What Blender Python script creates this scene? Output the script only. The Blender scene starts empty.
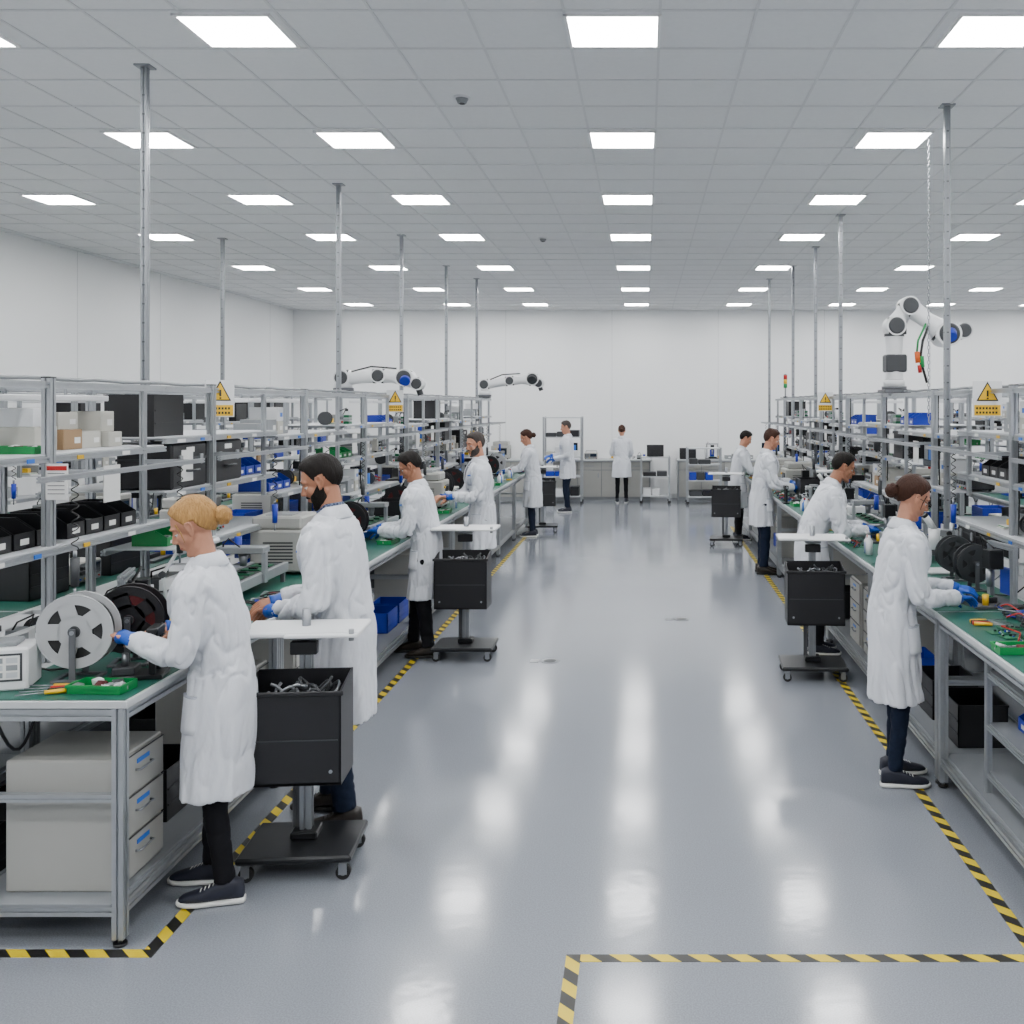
import bpy, math, random
from mathutils import Vector, Matrix, noise
from mathutils.bvhtree import BVHTree
random.seed(7)
V=Vector
scene=bpy.context.scene
coll=scene.collection
# ------------------------------------------------------------------ materials
MATS={}
def mat(name,col,rough=.5,metal=0.0,var=.06,scale=8,bump=0.0,bscale=80,stretch=(1,1,1),coat=0.0,emit=0.0,bdist=.01,spec=.5):
    m=bpy.data.materials.new(name); m.use_nodes=True
    nt=m.node_tree; N=nt.nodes; L=nt.links; b=N['Principled BSDF']
    tc=N.new('ShaderNodeTexCoord'); mp=N.new('ShaderNodeMapping'); mp.inputs['Scale'].default_value=stretch
    L.new(tc.outputs['Object'],mp.inputs['Vector'])
    nz=N.new('ShaderNodeTexNoise'); nz.inputs['Scale'].default_value=scale; nz.inputs['Detail'].default_value=1
    L.new(mp.outputs[0],nz.inputs['Vector'])
    mx=N.new('ShaderNodeMix'); mx.data_type='RGBA'
    mx.inputs[6].default_value=[max(0,c*(1-var)) for c in col]+[1]
    mx.inputs[7].default_value=[min(1,c*(1+var)) for c in col]+[1]
    L.new(nz.outputs['Fac'],mx.inputs[0]); L.new(mx.outputs[2],b.inputs['Base Color'])
    b.inputs['Roughness'].default_value=rough; b.inputs['Metallic'].default_value=metal; b.inputs['Specular IOR Level'].default_value=spec
    if coat: b.inputs['Coat Weight'].default_value=coat; b.inputs['Coat Roughness'].default_value=.12
    if bump:
        n2=N.new('ShaderNodeTexNoise'); n2.inputs['Scale'].default_value=bscale; n2.inputs['Detail'].default_value=3
        L.new(mp.outputs[0],n2.inputs['Vector'])
        bp=N.new('ShaderNodeBump'); bp.inputs['Strength'].default_value=bump; bp.inputs['Distance'].default_value=bdist
        L.new(n2.outputs['Fac'],bp.inputs['Height']); L.new(bp.outputs[0],b.inputs['Normal'])
    if emit:
        b.inputs['Emission Color'].default_value=(*col,1); b.inputs['Emission Strength'].default_value=emit
    MATS[name]=m; return m
mat('wall_paint',(.86,.87,.87),.55,var=.012,scale=1.2)
mat('panel_joint',(.60,.61,.62),.6)
mat('ceiling_tile',(.78,.79,.795),.85,var=.03,scale=30)
mat('ceiling_bar',(.66,.67,.68),.5,var=.01)
mat('lamp',(1,1,1),.5,var=0,emit=45)
mat('lamp_frame',(.85,.85,.85),.4,var=.02)
mat('alu',(.40,.42,.44),.38,.7,var=.08,scale=20)
mat('alu_dark',(.12,.125,.135),.5,.4)
mat('steel',(.30,.315,.335),.35,.8,var=.12,scale=15)
mat('shelf_white',(.52,.54,.56),.4,var=.03)
mat('shelf_grey',(.22,.235,.25),.45,var=.04)
mat('laminate',(.50,.52,.53),.35,var=.04)
mat('esd_green',(.004,.090,.062),.45,var=.12,scale=6,coat=.1)
mat('black_plastic',(.006,.006,.008),.42,var=.2,scale=10)
mat('black_metal',(.010,.011,.013),.35,.3,var=.2)
mat('dark_grey',(.035,.038,.042),.5,var=.15)
mat('grey_plastic',(.23,.245,.255),.45,var=.05)
mat('reel_grey',(.42,.43,.44),.35,var=.05)
mat('cabinet_grey',(.36,.36,.335),.45,var=.03)
mat('beige',(.48,.47,.42),.5,var=.04)
mat('white_plastic',(.70,.71,.72),.35,var=.03)
mat('blue_plastic',(.002,.025,.36),.4,var=.12)
mat('blue_label',(.012,.14,.58),.4)
mat('green_plastic',(.002,.22,.05),.4,var=.12)
mat('green_pcb',(.004,.12,.045),.35,var=.3,scale=60)
mat('red_plastic',(.42,.008,.006),.4)
mat('orange_plastic',(.60,.10,.006),.4)
mat('yellow_plastic',(.74,.44,.004),.4)
mat('copper_wire',(.085,.010,.012),.4,.3,var=.3,scale=90)
mat('black_wire',(.010,.010,.010),.45)
mat('cardboard',(.30,.19,.10),.8,var=.1)
mat('paper',(.74,.74,.72),.7)
mat('screen',(.012,.02,.035),.12,var=.2)
mat('rubber',(.010,.010,.010),.75)
mat('coat_white',(.66,.68,.725),.9,var=.03,scale=6,bump=.5,bscale=8,stretch=(1.6,1.6,.8),bdist=.03,spec=.15)
mat('coat_seam',(.46,.49,.56),.9,var=.03,spec=.15)
mat('skin_a',(.50,.235,.15),.5,var=.1,scale=20,spec=.3)
mat('skin_b',(.38,.17,.10),.5,var=.1,scale=20,spec=.3)
mat('lip',(.34,.085,.07),.45)
mat('eye_white',(.65,.64,.62),.2); mat('iris',(.03,.02,.015),.15)
hb=dict(bump=.8,bscale=50,stretch=(3,3,.6),bdist=.006,scale=40,spec=.2)
mat('hair_blonde',(.36,.195,.065),.6,var=.45,**hb)
mat('hair_dark',(.006,.004,.003),.6,var=.4,**hb)
mat('hair_brown',(.036,.013,.007),.6,var=.4,**hb)
mat('hair_grey',(.05,.041,.037),.6,var=.4,**hb)
mat('navy_denim',(.006,.011,.026),.85,var=.25,scale=60,spec=.2)
mat('black_cloth',(.005,.005,.007),.85,var=.2,spec=.2)
mat('glove_blue',(.005,.07,.42),.45,var=.12,bump=.2,bscale=40)
mat('shoe_navy',(.008,.010,.022),.6,var=.2); mat('shoe_brown',(.014,.009,.006),.45,var=.2)
mat('sole_white',(.66,.66,.64),.6)
def check_mat():
    m=mat('shirt_check',(.1,.14,.25),.8); nt=m.node_tree; ck=nt.nodes.new('ShaderNodeTexChecker'); ck.inputs['Scale'].default_value=80
    ck.inputs[1].default_value=(.02,.035,.09,1); ck.inputs[2].default_value=(.14,.17,.25,1)
    tc=nt.nodes.new('ShaderNodeTexCoord'); nt.links.new(tc.outputs['Object'],ck.inputs[0]); nt.links.new(ck.outputs[0],nt.nodes['Principled BSDF'].inputs['Base Color'])
check_mat()
mat('shirt_grey',(.12,.13,.16),.8)
def tape_mat():
    m=bpy.data.materials.new('hazard_tape'); m.use_nodes=True; nt=m.node_tree;N=nt.nodes;L=nt.links;b=N['Principled BSDF']
    tc=N.new('ShaderNodeTexCoord'); sx=N.new('ShaderNodeSeparateXYZ'); L.new(tc.outputs['Object'],sx.inputs[0])
    a=N.new('ShaderNodeMath'); a.operation='ADD'; L.new(sx.outputs[0],a.inputs[0]); L.new(sx.outputs[1],a.inputs[1])
    mu=N.new('ShaderNodeMath'); mu.operation='MULTIPLY'; mu.inputs[1].default_value=1/.15; L.new(a.outputs[0],mu.inputs[0])
    fr=N.new('ShaderNodeMath'); fr.operation='FRACT'; L.new(mu.outputs[0],fr.inputs[0])
    gt=N.new('ShaderNodeMath'); gt.operation='GREATER_THAN'; gt.inputs[1].default_value=.5; L.new(fr.outputs[0],gt.inputs[0])
    mx=N.new('ShaderNodeMix'); mx.data_type='RGBA'; mx.inputs[6].default_value=(.62,.46,.006,1); mx.inputs[7].default_value=(.010,.010,.010,1)
    L.new(gt.outputs[0],mx.inputs[0]); L.new(mx.outputs[2],b.inputs['Base Color']); b.inputs['Roughness'].default_value=.45
    MATS['hazard_tape']=m
tape_mat()
def floor_mat():
    m=bpy.data.materials.new('epoxy_floor'); m.use_nodes=True; nt=m.node_tree;N=nt.nodes;L=nt.links;b=N['Principled BSDF']
    tc=N.new('ShaderNodeTexCoord')
    n1=N.new('ShaderNodeTexNoise'); n1.inputs['Scale'].default_value=.5; n1.inputs['Detail'].default_value=4
    n2=N.new('ShaderNodeTexNoise'); n2.inputs['Scale'].default_value=160; n2.inputs['Detail'].default_value=2
    for n in (n1,n2): L.new(tc.outputs['Object'],n.inputs['Vector'])
    mx=N.new('ShaderNodeMix'); mx.data_type='RGBA'; mx.inputs[6].default_value=(.205,.222,.255,1); mx.inputs[7].default_value=(.25,.268,.30,1)
    L.new(n1.outputs['Fac'],mx.inputs[0])
    r=N.new('ShaderNodeMapRange'); r.inputs['From Min'].default_value=.35; r.inputs['From Max'].default_value=.65; r.inputs['To Min'].default_value=.86; r.inputs['To Max'].default_value=1.12
    L.new(n2.outputs['Fac'],r.inputs['Value'])
    sc=N.new('ShaderNodeVectorMath'); sc.operation='SCALE'; L.new(mx.outputs[2],sc.inputs[0]); L.new(r.outputs[0],sc.inputs['Scale'])
    L.new(sc.outputs[0],b.inputs['Base Color'])
    r2=N.new('ShaderNodeMapRange'); r2.inputs['To Min'].default_value=.10; r2.inputs['To Max'].default_value=.17; L.new(n1.outputs['Fac'],r2.inputs['Value'])
    L.new(r2.outputs[0],b.inputs['Roughness'])
    b.inputs['Specular IOR Level'].default_value=.7
    n3=N.new('ShaderNodeTexNoise'); n3.inputs['Scale'].default_value=11; n3.inputs['Detail'].default_value=2; L.new(tc.outputs['Object'],n3.inputs['Vector'])
    bp=N.new('ShaderNodeBump'); bp.inputs['Strength'].default_value=.08; bp.inputs['Distance'].default_value=.008; L.new(n3.outputs['Fac'],bp.inputs['Height']); L.new(bp.outputs[0],b.inputs['Normal'])
    MATS['epoxy_floor']=m
floor_mat()
# ------------------------------------------------------------------ geometry builder
class G:
    def __init__(s): s.v=[]; s.f=[]; s.m=[]; s.sm=[]; s.ml=[]
    def mi(s,m):
        if m not in s.ml: s.ml.append(m)
        return s.ml.index(m)
    def raw(s,vs,fs,m,smooth=False,M=None):
        o=len(s.v)
        if M is not None: vs=[M@V(v) for v in vs]
        s.v+= [tuple(v) for v in vs]; k=s.mi(m)
        for f in fs: s.f.append(tuple(i+o for i in f)); s.m.append(k); s.sm.append(smooth)
    def add(s,o,M=None):
        off=len(s.v); s.v+=[tuple(M@V(v)) if M is not None else v for v in o.v]
        mp=[s.mi(m) for m in o.ml]
        for f,m,q in zip(o.f,o.m,o.sm):
            s.f.append(tuple(i+off for i in f)); s.m.append(mp[m]); s.sm.append(q)
    def box(s,x0,x1,y0,y1,z0,z1,m,M=None,c=0.0):
        c=min(c,abs(x1-x0)*.3,abs(y1-y0)*.3,abs(z1-z0)*.3)
        if c<=0:
            vs=[(x,y,z) for x in (x0,x1) for y in (y0,y1) for z in (z0,z1)]
            fs=[(0,1,3,2),(4,6,7,5),(0,4,5,1),(2,3,7,6),(0,2,6,4),(1,5,7,3)]
            s.raw(vs,fs,m,False,M); return
        X=(x0,x1);Y=(y0,y1);Z=(z0,z1); vs=[];idx={}
        for i in (0,1):
            for j in (0,1):
                for k in (0,1):
                    sx,sy,sz=(1,-1)[i],(1,-1)[j],(1,-1)[k]
                    for a in range(3):
                        p=[X[i]+sx*c,Y[j]+sy*c,Z[k]+sz*c]; p[a]=(X[i],Y[j],Z[k])[a]
                        idx[i,j,k,a]=len(vs); vs.append(tuple(p))
        fs=[]
        for i in (0,1):
            fs.append([idx[i,0,0,0],idx[i,1,0,0],idx[i,1,1,0],idx[i,0,1,0]])
            fs.append([idx[0,i,0,1],idx[1,i,0,1],idx[1,i,1,1],idx[0,i,1,1]])
            fs.append([idx[0,0,i,2],idx[1,0,i,2],idx[1,1,i,2],idx[0,1,i,2]])
        for a in (0,1):
            for b_ in (0,1):
                fs.append([idx[a,b_,0,0],idx[a,b_,1,0],idx[a,b_,1,1],idx[a,b_,0,1]])
                fs.append([idx[a,0,b_,0],idx[a,1,b_,0],idx[a,1,b_,2],idx[a,0,b_,2]])
                fs.append([idx[0,a,b_,1],idx[1,a,b_,1],idx[1,a,b_,2],idx[0,a,b_,2]])
                for k in (0,1): fs.append([idx[a,b_,k,0],idx[a,b_,k,1],idx[a,b_,k,2]])
        ctr=V(((x0+x1)/2,(y0+y1)/2,(z0+z1)/2)); out=[]
        for f in fs:
            P_=[V(vs[i]) for i in f]; n=(P_[1]-P_[0]).cross(P_[2]-P_[0]); cc=sum(P_,V((0,0,0)))/len(P_)
            out.append(f if n.dot(cc-ctr)>0 else f[::-1])
        s.raw(vs,out,m,False,M)
    def loft(s,rings,m,smooth=True,cap=True,M=None):
        n=len(rings[0]); vs=[p for r in rings for p in r]; fs=[]
        for i in range(len(rings)-1):
            for j in range(n):
                a=i*n+j; b=i*n+(j+1)%n; fs.append((a,b,b+n,a+n))
        s.raw(vs,fs,m,smooth,M)
        if cap:
            s.raw(rings[0],[tuple(range(n))[::-1]],m,False,M); s.raw(rings[-1],[tuple(range(n))],m,False,M)
    def solidloft(s,rings,m,smooth=True):
        n=len(rings[0]); vs=[p for r in rings for p in r]; fs=[]
        for i in range(len(rings)-1):
            for j in range(n):
                a=i*n+j; b=i*n+(j+1)%n; fs.append((a,b,b+n,a+n))
        fs.append(tuple(range(n))[::-1]); o=(len(rings)-1)*n; fs.append(tuple(range(o,o+n)))
        s.raw(vs,fs,m,smooth)
    def tube(s,pts,rad,m,seg=10,smooth=True,rnd=False,M=None,flat=None):
        pts=[V(p) for p in pts]
        if not hasattr(rad,'__len__'): rad=[rad]*len(pts)
        rad=list(rad)
        if rnd:
            t=(pts[0]-pts[1]).normalized(); u=(pts[-1]-pts[-2]).normalized()
            r0,r1=rad[0],rad[-1]
            pts=[pts[0]+t*r0*.95,pts[0]+t*r0*.6]+pts+[pts[-1]+u*r1*.6,pts[-1]+u*r1*.95]
            rad=[r0*.3,r0*.8]+rad+[r1*.8,r1*.3]
        rings=[]; nrm=None
        for i,p in enumerate(pts):
            a=pts[max(0,i-1)]; b=pts[min(len(pts)-1,i+1)]; t=(b-a)
            t=t.normalized() if t.length>1e-9 else V((0,0,1))
            if nrm is None:
                nrm=t.cross(V((0,0,1)))
                if nrm.length<.1: nrm=t.cross(V((0,1,0)))
                nrm.normalize()
            nrm=(nrm-t*nrm.dot(t)).normalized(); bn=t.cross(nrm)
            rings.append([p+(nrm*math.cos(q)+bn*math.sin(q)*(flat or 1))*rad[i] for q in [2*math.pi*k/seg for k in range(seg)]])
        n=seg; vs=[p for r in rings for p in r]; fs=[]
        for i in range(len(rings)-1):
            for j in range(n):
                a=i*n+j; b=i*n+(j+1)%n; fs.append((a,b,b+n,a+n))
        s.raw(vs,fs,m,smooth,M)
        o=len(s.v)-len(vs); k=s.mi(m)
        s.f.append(tuple(range(o,o+n))[::-1]); s.m.append(k); s.sm.append(False)
        e=o+(len(rings)-1)*n; s.f.append(tuple(range(e,e+n))); s.m.append(k); s.sm.append(False)
    def cyl(s,p0,p1,r,m,seg=20,r2=None,M=None):
        s.tube([p0,p1],[r,r if r2 is None else r2],m,seg,M=M)
    def ell(s,c,r,m,seg=16,rings=10,M=None):
        if not hasattr(r,'__len__'): r=(r,r,r)
        vs=[];fs=[]
        vs.append((c[0],c[1],c[2]-r[2]))
        for i in range(1,rings):
            a=-math.pi/2+math.pi*i/rings
            for j in range(seg):
                b=2*math.pi*j/seg; vs.append((c[0]+r[0]*math.cos(a)*math.cos(b),c[1]+r[1]*math.cos(a)*math.sin(b),c[2]+r[2]*math.sin(a)))
        vs.append((c[0],c[1],c[2]+r[2])); T=len(vs)-1
        for j in range(seg):
            fs.append((0,1+(j+1)%seg,1+j)); o=1+(rings-2)*seg; fs.append((T,o+j,o+(j+1)%seg))
        for i in range(rings-2):
            for j in range(seg):
                a=1+i*seg+j; b=1+i*seg+(j+1)%seg; fs.append((a,b,b+seg,a+seg))
        s.raw(vs,fs,m,True,M)
    def prof(s,p0,p1,w=.045,m='alu'):
        p0=V(p0);p1=V(p1); t=(p1-p0).normalized(); u=V((0,0,1)) if abs(t.z)<.9 else V((1,0,0)); a=t.cross(u).normalized(); b=t.cross(a)
        h=w/2; g=w*.11; d=w*.22
        sec=[]
        for k in range(4):
            c,sn=[(1,0),(0,1),(-1,0),(0,-1)][k]
            for (x,y) in [(h,-h),(h,-g),(h-d,-g),(h-d,g),(h,g)]: sec.append((x*c-y*sn,x*sn+y*c))
        s.loft([[p+a*x+b*y for x,y in sec] for p in (p0,p1)],m,False,True)
    def mesh(s,name):
        me=bpy.data.meshes.new(name); me.from_pydata(s.v,[],s.f)
        for m in s.ml: me.materials.append(MATS[m])
        me.polygons.foreach_set('material_index',s.m); me.polygons.foreach_set('use_smooth',s.sm); me.update(); return me
    def obj(s,name,loc=(0,0,0),rz=0):
        o=bpy.data.objects.new(name,s.mesh(name)); coll.objects.link(o); o.location=loc; o.rotation_euler=(0,0,rz); return o
def interp(tab,x):
    if x<=tab[0][0]: return tab[0][1:]
    for a,b in zip(tab,tab[1:]):
        if x<=b[0]:
            t=(x-a[0])/(b[0]-a[0]); return tuple(p+(q-p)*t for p,q in zip(a[1:],b[1:]))
    return tab[-1][1:]
def sstep(a,b,x):
    t=max(0,min(1,(x-a)/(b-a))); return t*t*(3-2*t)
def organic(src,voxel,it=3):
    me=src.mesh('tmp'); ob=bpy.data.objects.new('tmp',me); coll.objects.link(ob)
    r=ob.modifiers.new('r','REMESH'); r.mode='VOXEL'; r.voxel_size=voxel; r.adaptivity=0
    q=ob.modifiers.new('s','SMOOTH'); q.factor=.5; q.iterations=it
    dg=bpy.context.evaluated_depsgraph_get(); m2=bpy.data.meshes.new_from_object(ob.evaluated_get(dg))
    vs=[v.co.copy() for v in m2.vertices]; ns=[v.normal.copy() for v in m2.vertices]; fs=[tuple(p.vertices) for p in m2.polygons]
    bpy.data.objects.remove(ob); bpy.data.meshes.remove(m2); bpy.data.meshes.remove(me)
    return vs,ns,fs
# ------------------------------------------------------------------ people
def head_parts(fem,ears=True):
    g=G(); m='skin_a'; k=.94 if fem else 1.0
    g.ell((-.012,0,.032),(.097,.075,.086),m,28,18)
    g.ell((.026,0,-.02),(.060,.057*k,.082),m,24,16)
    g.tube([(-.008,-.046*k,-.045),(.022,-.040*k,-.076),(.062,-.015,-.096),(.062,.015,-.096),(.022,.040*k,-.076),(-.008,.046*k,-.045)],[.017,.018,.017,.017,.018,.017],m,14,rnd=True)
    g.ell((.034,0,-.066),(.048,.040*k,.038),m,20,12)
    g.ell((.070,0,-.097),(.018,.020,.016),m,14,10)
    g.ell((.070,0,-.047),(.024,.026,.022),m,16,10)
    g.tube([(.080,0,.026),(.091,0,.004),(.106,0,-.020)],[.0075,.009,.0105],m,12,rnd=True)
    for y in (-1,1):
        g.ell((.096,y*.010,-.026),(.011,.0075,.0075),m,10,8)
        g.ell((.052,y*.042,-.018),(.026,.019,.022),m,14,10)
        g.tube([(.080,y*.006,.032),(.080,y*.028,.035),(.064,y*.052,.028)],[.009,.009,.008],m,10,rnd=True)
        if ears:
            g.tube([(.010,y*.073,-.030),(.006,y*.077,-.012),(.012,y*.078,.012),(.004,y*.083,.030),(-.012,y*.087,.028),(-.020,y*.087,.008),(-.012,y*.081,-.014),(.002,y*.075,-.030)],.0052,m,8,rnd=True)
            g.ell((-.003,y*.073,.004),(.014,.007,.022),m,12,8)
    g.ell((.084,0,-.0525),(.012,.023,.008),m,14,8); g.ell((.082,0,-.0645),(.012,.020,.008),m,14,8)
    return g
HB={}
def head_bvh(fem):
    if fem not in HB:
        vs,ns,fs=organic(head_parts(fem,False),.0045,2); HB[fem]=BVHTree.FromPolygons(vs,fs)
    return HB[fem]
def shell(fem,thf,thick,soft,namp,seed,NA=100,NE=58,C=V((-.008,0,.03)),nfreq=(60,60,14)):
    bvh=head_bvh(fem); vs=[];fs=[]
    for j in range(NE+1):
        el=-math.pi/2*.97+(math.pi*.965)*j/NE
        for i in range(NA):
            az=2*math.pi*i/NA; d=V((math.cos(el)*math.cos(az),math.cos(el)*math.sin(az),math.sin(el)))
            h=bvh.ray_cast(C,d); r0=h[3] if h[0] else .09
            a=abs((math.degrees(az)+180)%360-180); e=math.degrees(el)
            mk=thf(a,e,soft); p=C+d*r0
            n=noise.noise(V((p.x*nfreq[0]+seed,p.y*nfreq[1],p.z*nfreq[2])))
            n2=noise.noise(V((p.x*22+seed,p.y*22,p.z*22)))
            vs.append(C+d*(r0+mk*(thick(a,e)+(n+n2)*namp*(1-sstep(70,86,e)))-(1-mk)*.012))
    for j in range(NE):
        for i in range(NA):
            a=j*NA+i; b=j*NA+(i+1)%NA; fs.append((a,b,b+NA,a+NA))
    fs.append(tuple(range(NA))[::-1]); fs.append(tuple(range(NE*NA,NE*NA+NA)))
    return vs,fs
MALE=[(0,38),(30,36),(48,28),(58,14),(66,-4),(72,-16),(84,-20),(89,4),(104,4),(112,-22),(128,-46),(180,-58)]
FEM=[(0,44),(30,40),(50,28),(66,10),(76,-6),(90,-2),(104,-4),(113,-30),(135,-50),(180,-58)]
def hairmask(tab): return lambda a,e,s: sstep(-s,s,e-interp(tab,a)[0])
def beardmask(a,e,s):
    up=interp([(0,-54),(10,-52),(16,-44),(24,-40),(45,-38),(65,-30),(76,-18),(86,-14),(92,-14)],a)[0]
    return sstep(-s,s,up-e)*sstep(94,84,a)*sstep(-88,-82,e)
HANDS={}
def hand_mesh(curl,vox):
    key=(round(curl,2),vox)
    if key in HANDS: return HANDS[key]
    g=G(); m='skin_a'
    def ring(x,w,t,zc=0):
        return [V((x,w*math.copysign(abs(math.cos(q))**.8,math.cos(q)),zc+t*math.copysign(abs(math.sin(q))**.8,math.sin(q)))) for q in [2*math.pi*k/20 for k in range(20)]]
    g.solidloft([ring(-.03,.022,.018),ring(0,.027,.019),ring(.03,.038,.018,-.002),ring(.06,.042,.016,-.001),ring(.085,.041,.013),ring(.094,.034,.009)],m)
    for (y,L,r) in [(.031,.072,.0088),(.0105,.081,.0092),(-.010,.075,.0088),(-.030,.058,.0078)]:
        p=V((.072,y*.92,0)); pts=[p.copy()]; ang=.12; rr_=[r*1.08]
        p=V((.09,y,0.0)); pts.append(p.copy()); rr_.append(r*1.05)
        ang+=curl*(.55+(.031-y)*3)
        for seg,fr in ((.45,1.0),(.31,.93),(.24,.82)):
            d=V((math.cos(ang),y*.7*(1-curl),-math.sin(ang))).normalized(); p=p+d*L*seg; pts.append(p.copy()); rr_.append(r*fr); ang+=curl*.6
        g.tube(pts,rr_,m,10,rnd=True)
    g.tube([(.012,.022,-.006),(.038,.046,-.014),(.064,.062,-.022-curl*.012),(.088,.066,-.030-curl*.024)],[.014,.0125,.0105,.0088],m,10,rnd=True)
    HANDS[key]=organic(g,vox,2); return HANDS[key]
def crease(x,w): return max(0.0,1-abs(x)/w)**2
def person(name,X,Y,head,h,lean=.12,hL=(.42,.16,1.05),hR=(.42,-.16,1.05),pitch=.5,yaw=0,roll=0,hair='short',hcol='hair_dark',skin='skin_a',
           fem=False,hem=.47,pants='black_cloth',shoe='shoe_navy',beard=False,feet=((0,.1,.1),(0,-.1,-.1)),shirt='shirt_grey',
           glove='glove',glasses=False,near=True,curl=.55,seed=0,open_coat=False,wide=1.0):
    s=h/1.75; out=G(); vox=.009 if near else .016; hem/=s
    rnd=random.Random(seed)
    kw=.90 if fem else 1.0
    tab=[(hem,.210*wide,.162*wide,0),(.62,.203*wide,.158*wide,0),(.78,.197*wide,.152*wide,0),(.90,.188*wide,.144*wide,-.004),(1.05,.164*kw,.120,-.004),(1.16,.176*kw,.128,.002),(1.28,.196*kw,.138,.006),(1.36,.198*kw,.130,.002),(1.415,.172*kw,.108,-.004),(1.455,.118*kw,.082,-.01),(1.485,.076,.064,-.012),(1.50,.056,.053,-.012)]
    ph=rnd.random()*6
    def T(p):
        p=V(p); z0=.92
        if p.z<=z0: return p+V((-lean*.10,0,0))*sstep(.3,.92,p.z)
        a=lean*sstep(z0-.1,1.35,p.z); dz=p.z-z0
        return V((-lean*.10+p.x*math.cos(a)+dz*math.sin(a),p.y,z0+dz*math.cos(a)-p.x*math.sin(a)))
    def cusp(q): return 1-2*abs(math.sin(q/2))**.75
    def tp(th,z,off=0):
        hw,hd,xo=interp(tab,z)
        f=sstep(1.05,hem,z)
        k=1+f*(.050*cusp(5*th+ph+z*.8)+.032*cusp(8*th+ph*2-z*1.5)+.015*math.sin(14*th+ph))
        c,sn=math.cos(th),math.sin(th); e=2/2.25
        x=math.copysign(abs(c)**e,c)*(hd*k+off); y=math.copysign(abs(sn)**e,sn)*(hw*k+off)
        return T((x+xo,y,z))
    g=G(); rings=[]; N=96
    ths=[2*math.pi*i/N for i in range(N)]
    rings.append([tp(t,hem+.07,-.03) for t in ths]); rings.append([tp(t,hem,-.022) for t in ths]); rings.append([tp(t,hem,0) for t in ths])
    nz=46
    for i in range(1,nz+1):
        z=hem+(1.50-hem)*i/nz; rings.append([tp(t,z) for t in ths])
    g.solidloft(rings,'coat_white')
    if fem:
        for y in (-1,1):
            c=T((.088,y*.062,1.265)); g.ell(c,(.054,.060,.062),'coat_white',16,10)
    wr=[]; arms=[]
    for side,tgt in ((1,hL),(-1,hR)):
        sh=T((0,side*.185*kw,1.385)); inn=T((0,side*.09,1.375))
        W=V(tgt)/s; U,F=.295,.262
        d=W-sh; L=min(d.length,U+F-.012); d.normalize(); W=sh+d*L
        a=(U*U-F*F+L*L)/(2*L); hh=math.sqrt(max(0,U*U-a*a))
        hint=V((-.35,side*.35,-1)); hint=(hint-d*hint.dot(d)).normalized()
        E=sh+d*a+hint*hh
        pts=[inn,inn.lerp(sh,.6),sh+V((0,side*.004,-.004))]; rad=[.070,.080,.077*(.92 if fem else 1)]
        sc=.92 if fem else 1.0
        NS=34
        for i in range(1,NS+1):
            t=i/NS; p=(sh.lerp(E,t*2) if t<.5 else E.lerp(W,t*2-1))
            if abs(t-.5)<.09: p=p.lerp((sh.lerp(E,.85)+E.lerp(W,.15))/2,.45)
            r=interp([(0,.077),(.12,.071),(.3,.064),(.5,.060),(.75,.054),(1,.049)],t)[0]*sc
            pts.append(p); rad.append(r)
        g.tube(pts,rad,'coat_white',22)
        wr.append((side,E,W)); arms.append((sh,E,W))
    vs,ns,fs=organic(g,vox,2)
    nv=[]
    for p,n in zip(vs,ns):
        el=min((p-a[1]).length for a in arms); ap=min((p-a[0]-V((0,0,-.06))).length for a in arms); wa=abs(p.z-1.02)
        wgt=.3+1.1*math.exp(-(el/.13)**2)+.9*math.exp(-(ap/.15)**2)+.5*math.exp(-(wa/.14)**2)+.5*sstep(.9,.5,p.z)
        zz=4.0 if p.z>1.0 else 2.2
        q=V((p.x*8+seed*3.1,p.y*8,p.z*zz+p.x*3)); n1=noise.noise(q); n2=noise.noise(q*2.1+V((5,seed,2)))
        n3=noise.noise(V((p.x*6+seed,p.y*6,p.z*3)))
        nv.append(p+n*(.010*n3+wgt*(-.016*crease(n1,.20)-.010*crease(n2,.25)+.004)))
    out.raw(nv,fs,'coat_white',True)
    def patch(t0,t1,z0,z1,off,m,nu=6,nv=8):
        us=[0]+[i/nu for i in range(nu+1)]+[1]; vv=[0]+[i/nv for i in range(nv+1)]+[1]; P_=[]
        for b,v in enumerate(vv):
            z=z0+(z1-z0)*v; a0=t0(z) if callable(t0) else t0; a1=t1(z) if callable(t1) else t1
            for a,u in enumerate(us):
                edge=a in (0,len(us)-1) or b in (0,len(vv)-1)
                P_.append(tp(math.radians(a0+(a1-a0)*u),z,-.02 if edge else off))
        n=len(us); F_=[(j*n+i,j*n+i+1,(j+1)*n+i+1,(j+1)*n+i) for j in range(len(vv)-1) for i in range(n-1)]
        out.raw(P_,F_,m,True)
    vz=1.17 if not open_coat else .95
    inner=lambda z: interp([(vz,1.5),(1.44,24 if not open_coat else 34)],z)[0]
    outer=lambda z: interp([(vz,2.5),(1.30,26 if not open_coat else 38),(1.36,36 if not open_coat else 48),(1.44,46 if not open_coat else 54)],z)[0]
    patch(lambda z:-inner(z)-2,lambda z:inner(z)+2,vz,1.46,.008,shirt)
    for q in (1,-1):
        patch(lambda z:q*inner(z),lambda z:q*outer(z),vz,1.455,.016,'coat_white',4,10)
        patch(q*28,q*72,.76,.92,.011,'coat_white')
        patch(q*28,q*72,.910,.920,.013,'coat_seam',6,1)
    patch(-4,4,hem+.01,vz,.010,'coat_white',2,16); patch(4,5.2,hem+.01,vz,.011,'coat_seam',1,16)
    if not fem: patch(22,44,1.22,1.31,.014,'coat_seam',4,4)
    for z in (1.12,.98,.84,.70):
        c=tp(0,z,.016); out.ell(c,(.005,.009,.009),'coat_seam',10,6)
    col=[]
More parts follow.
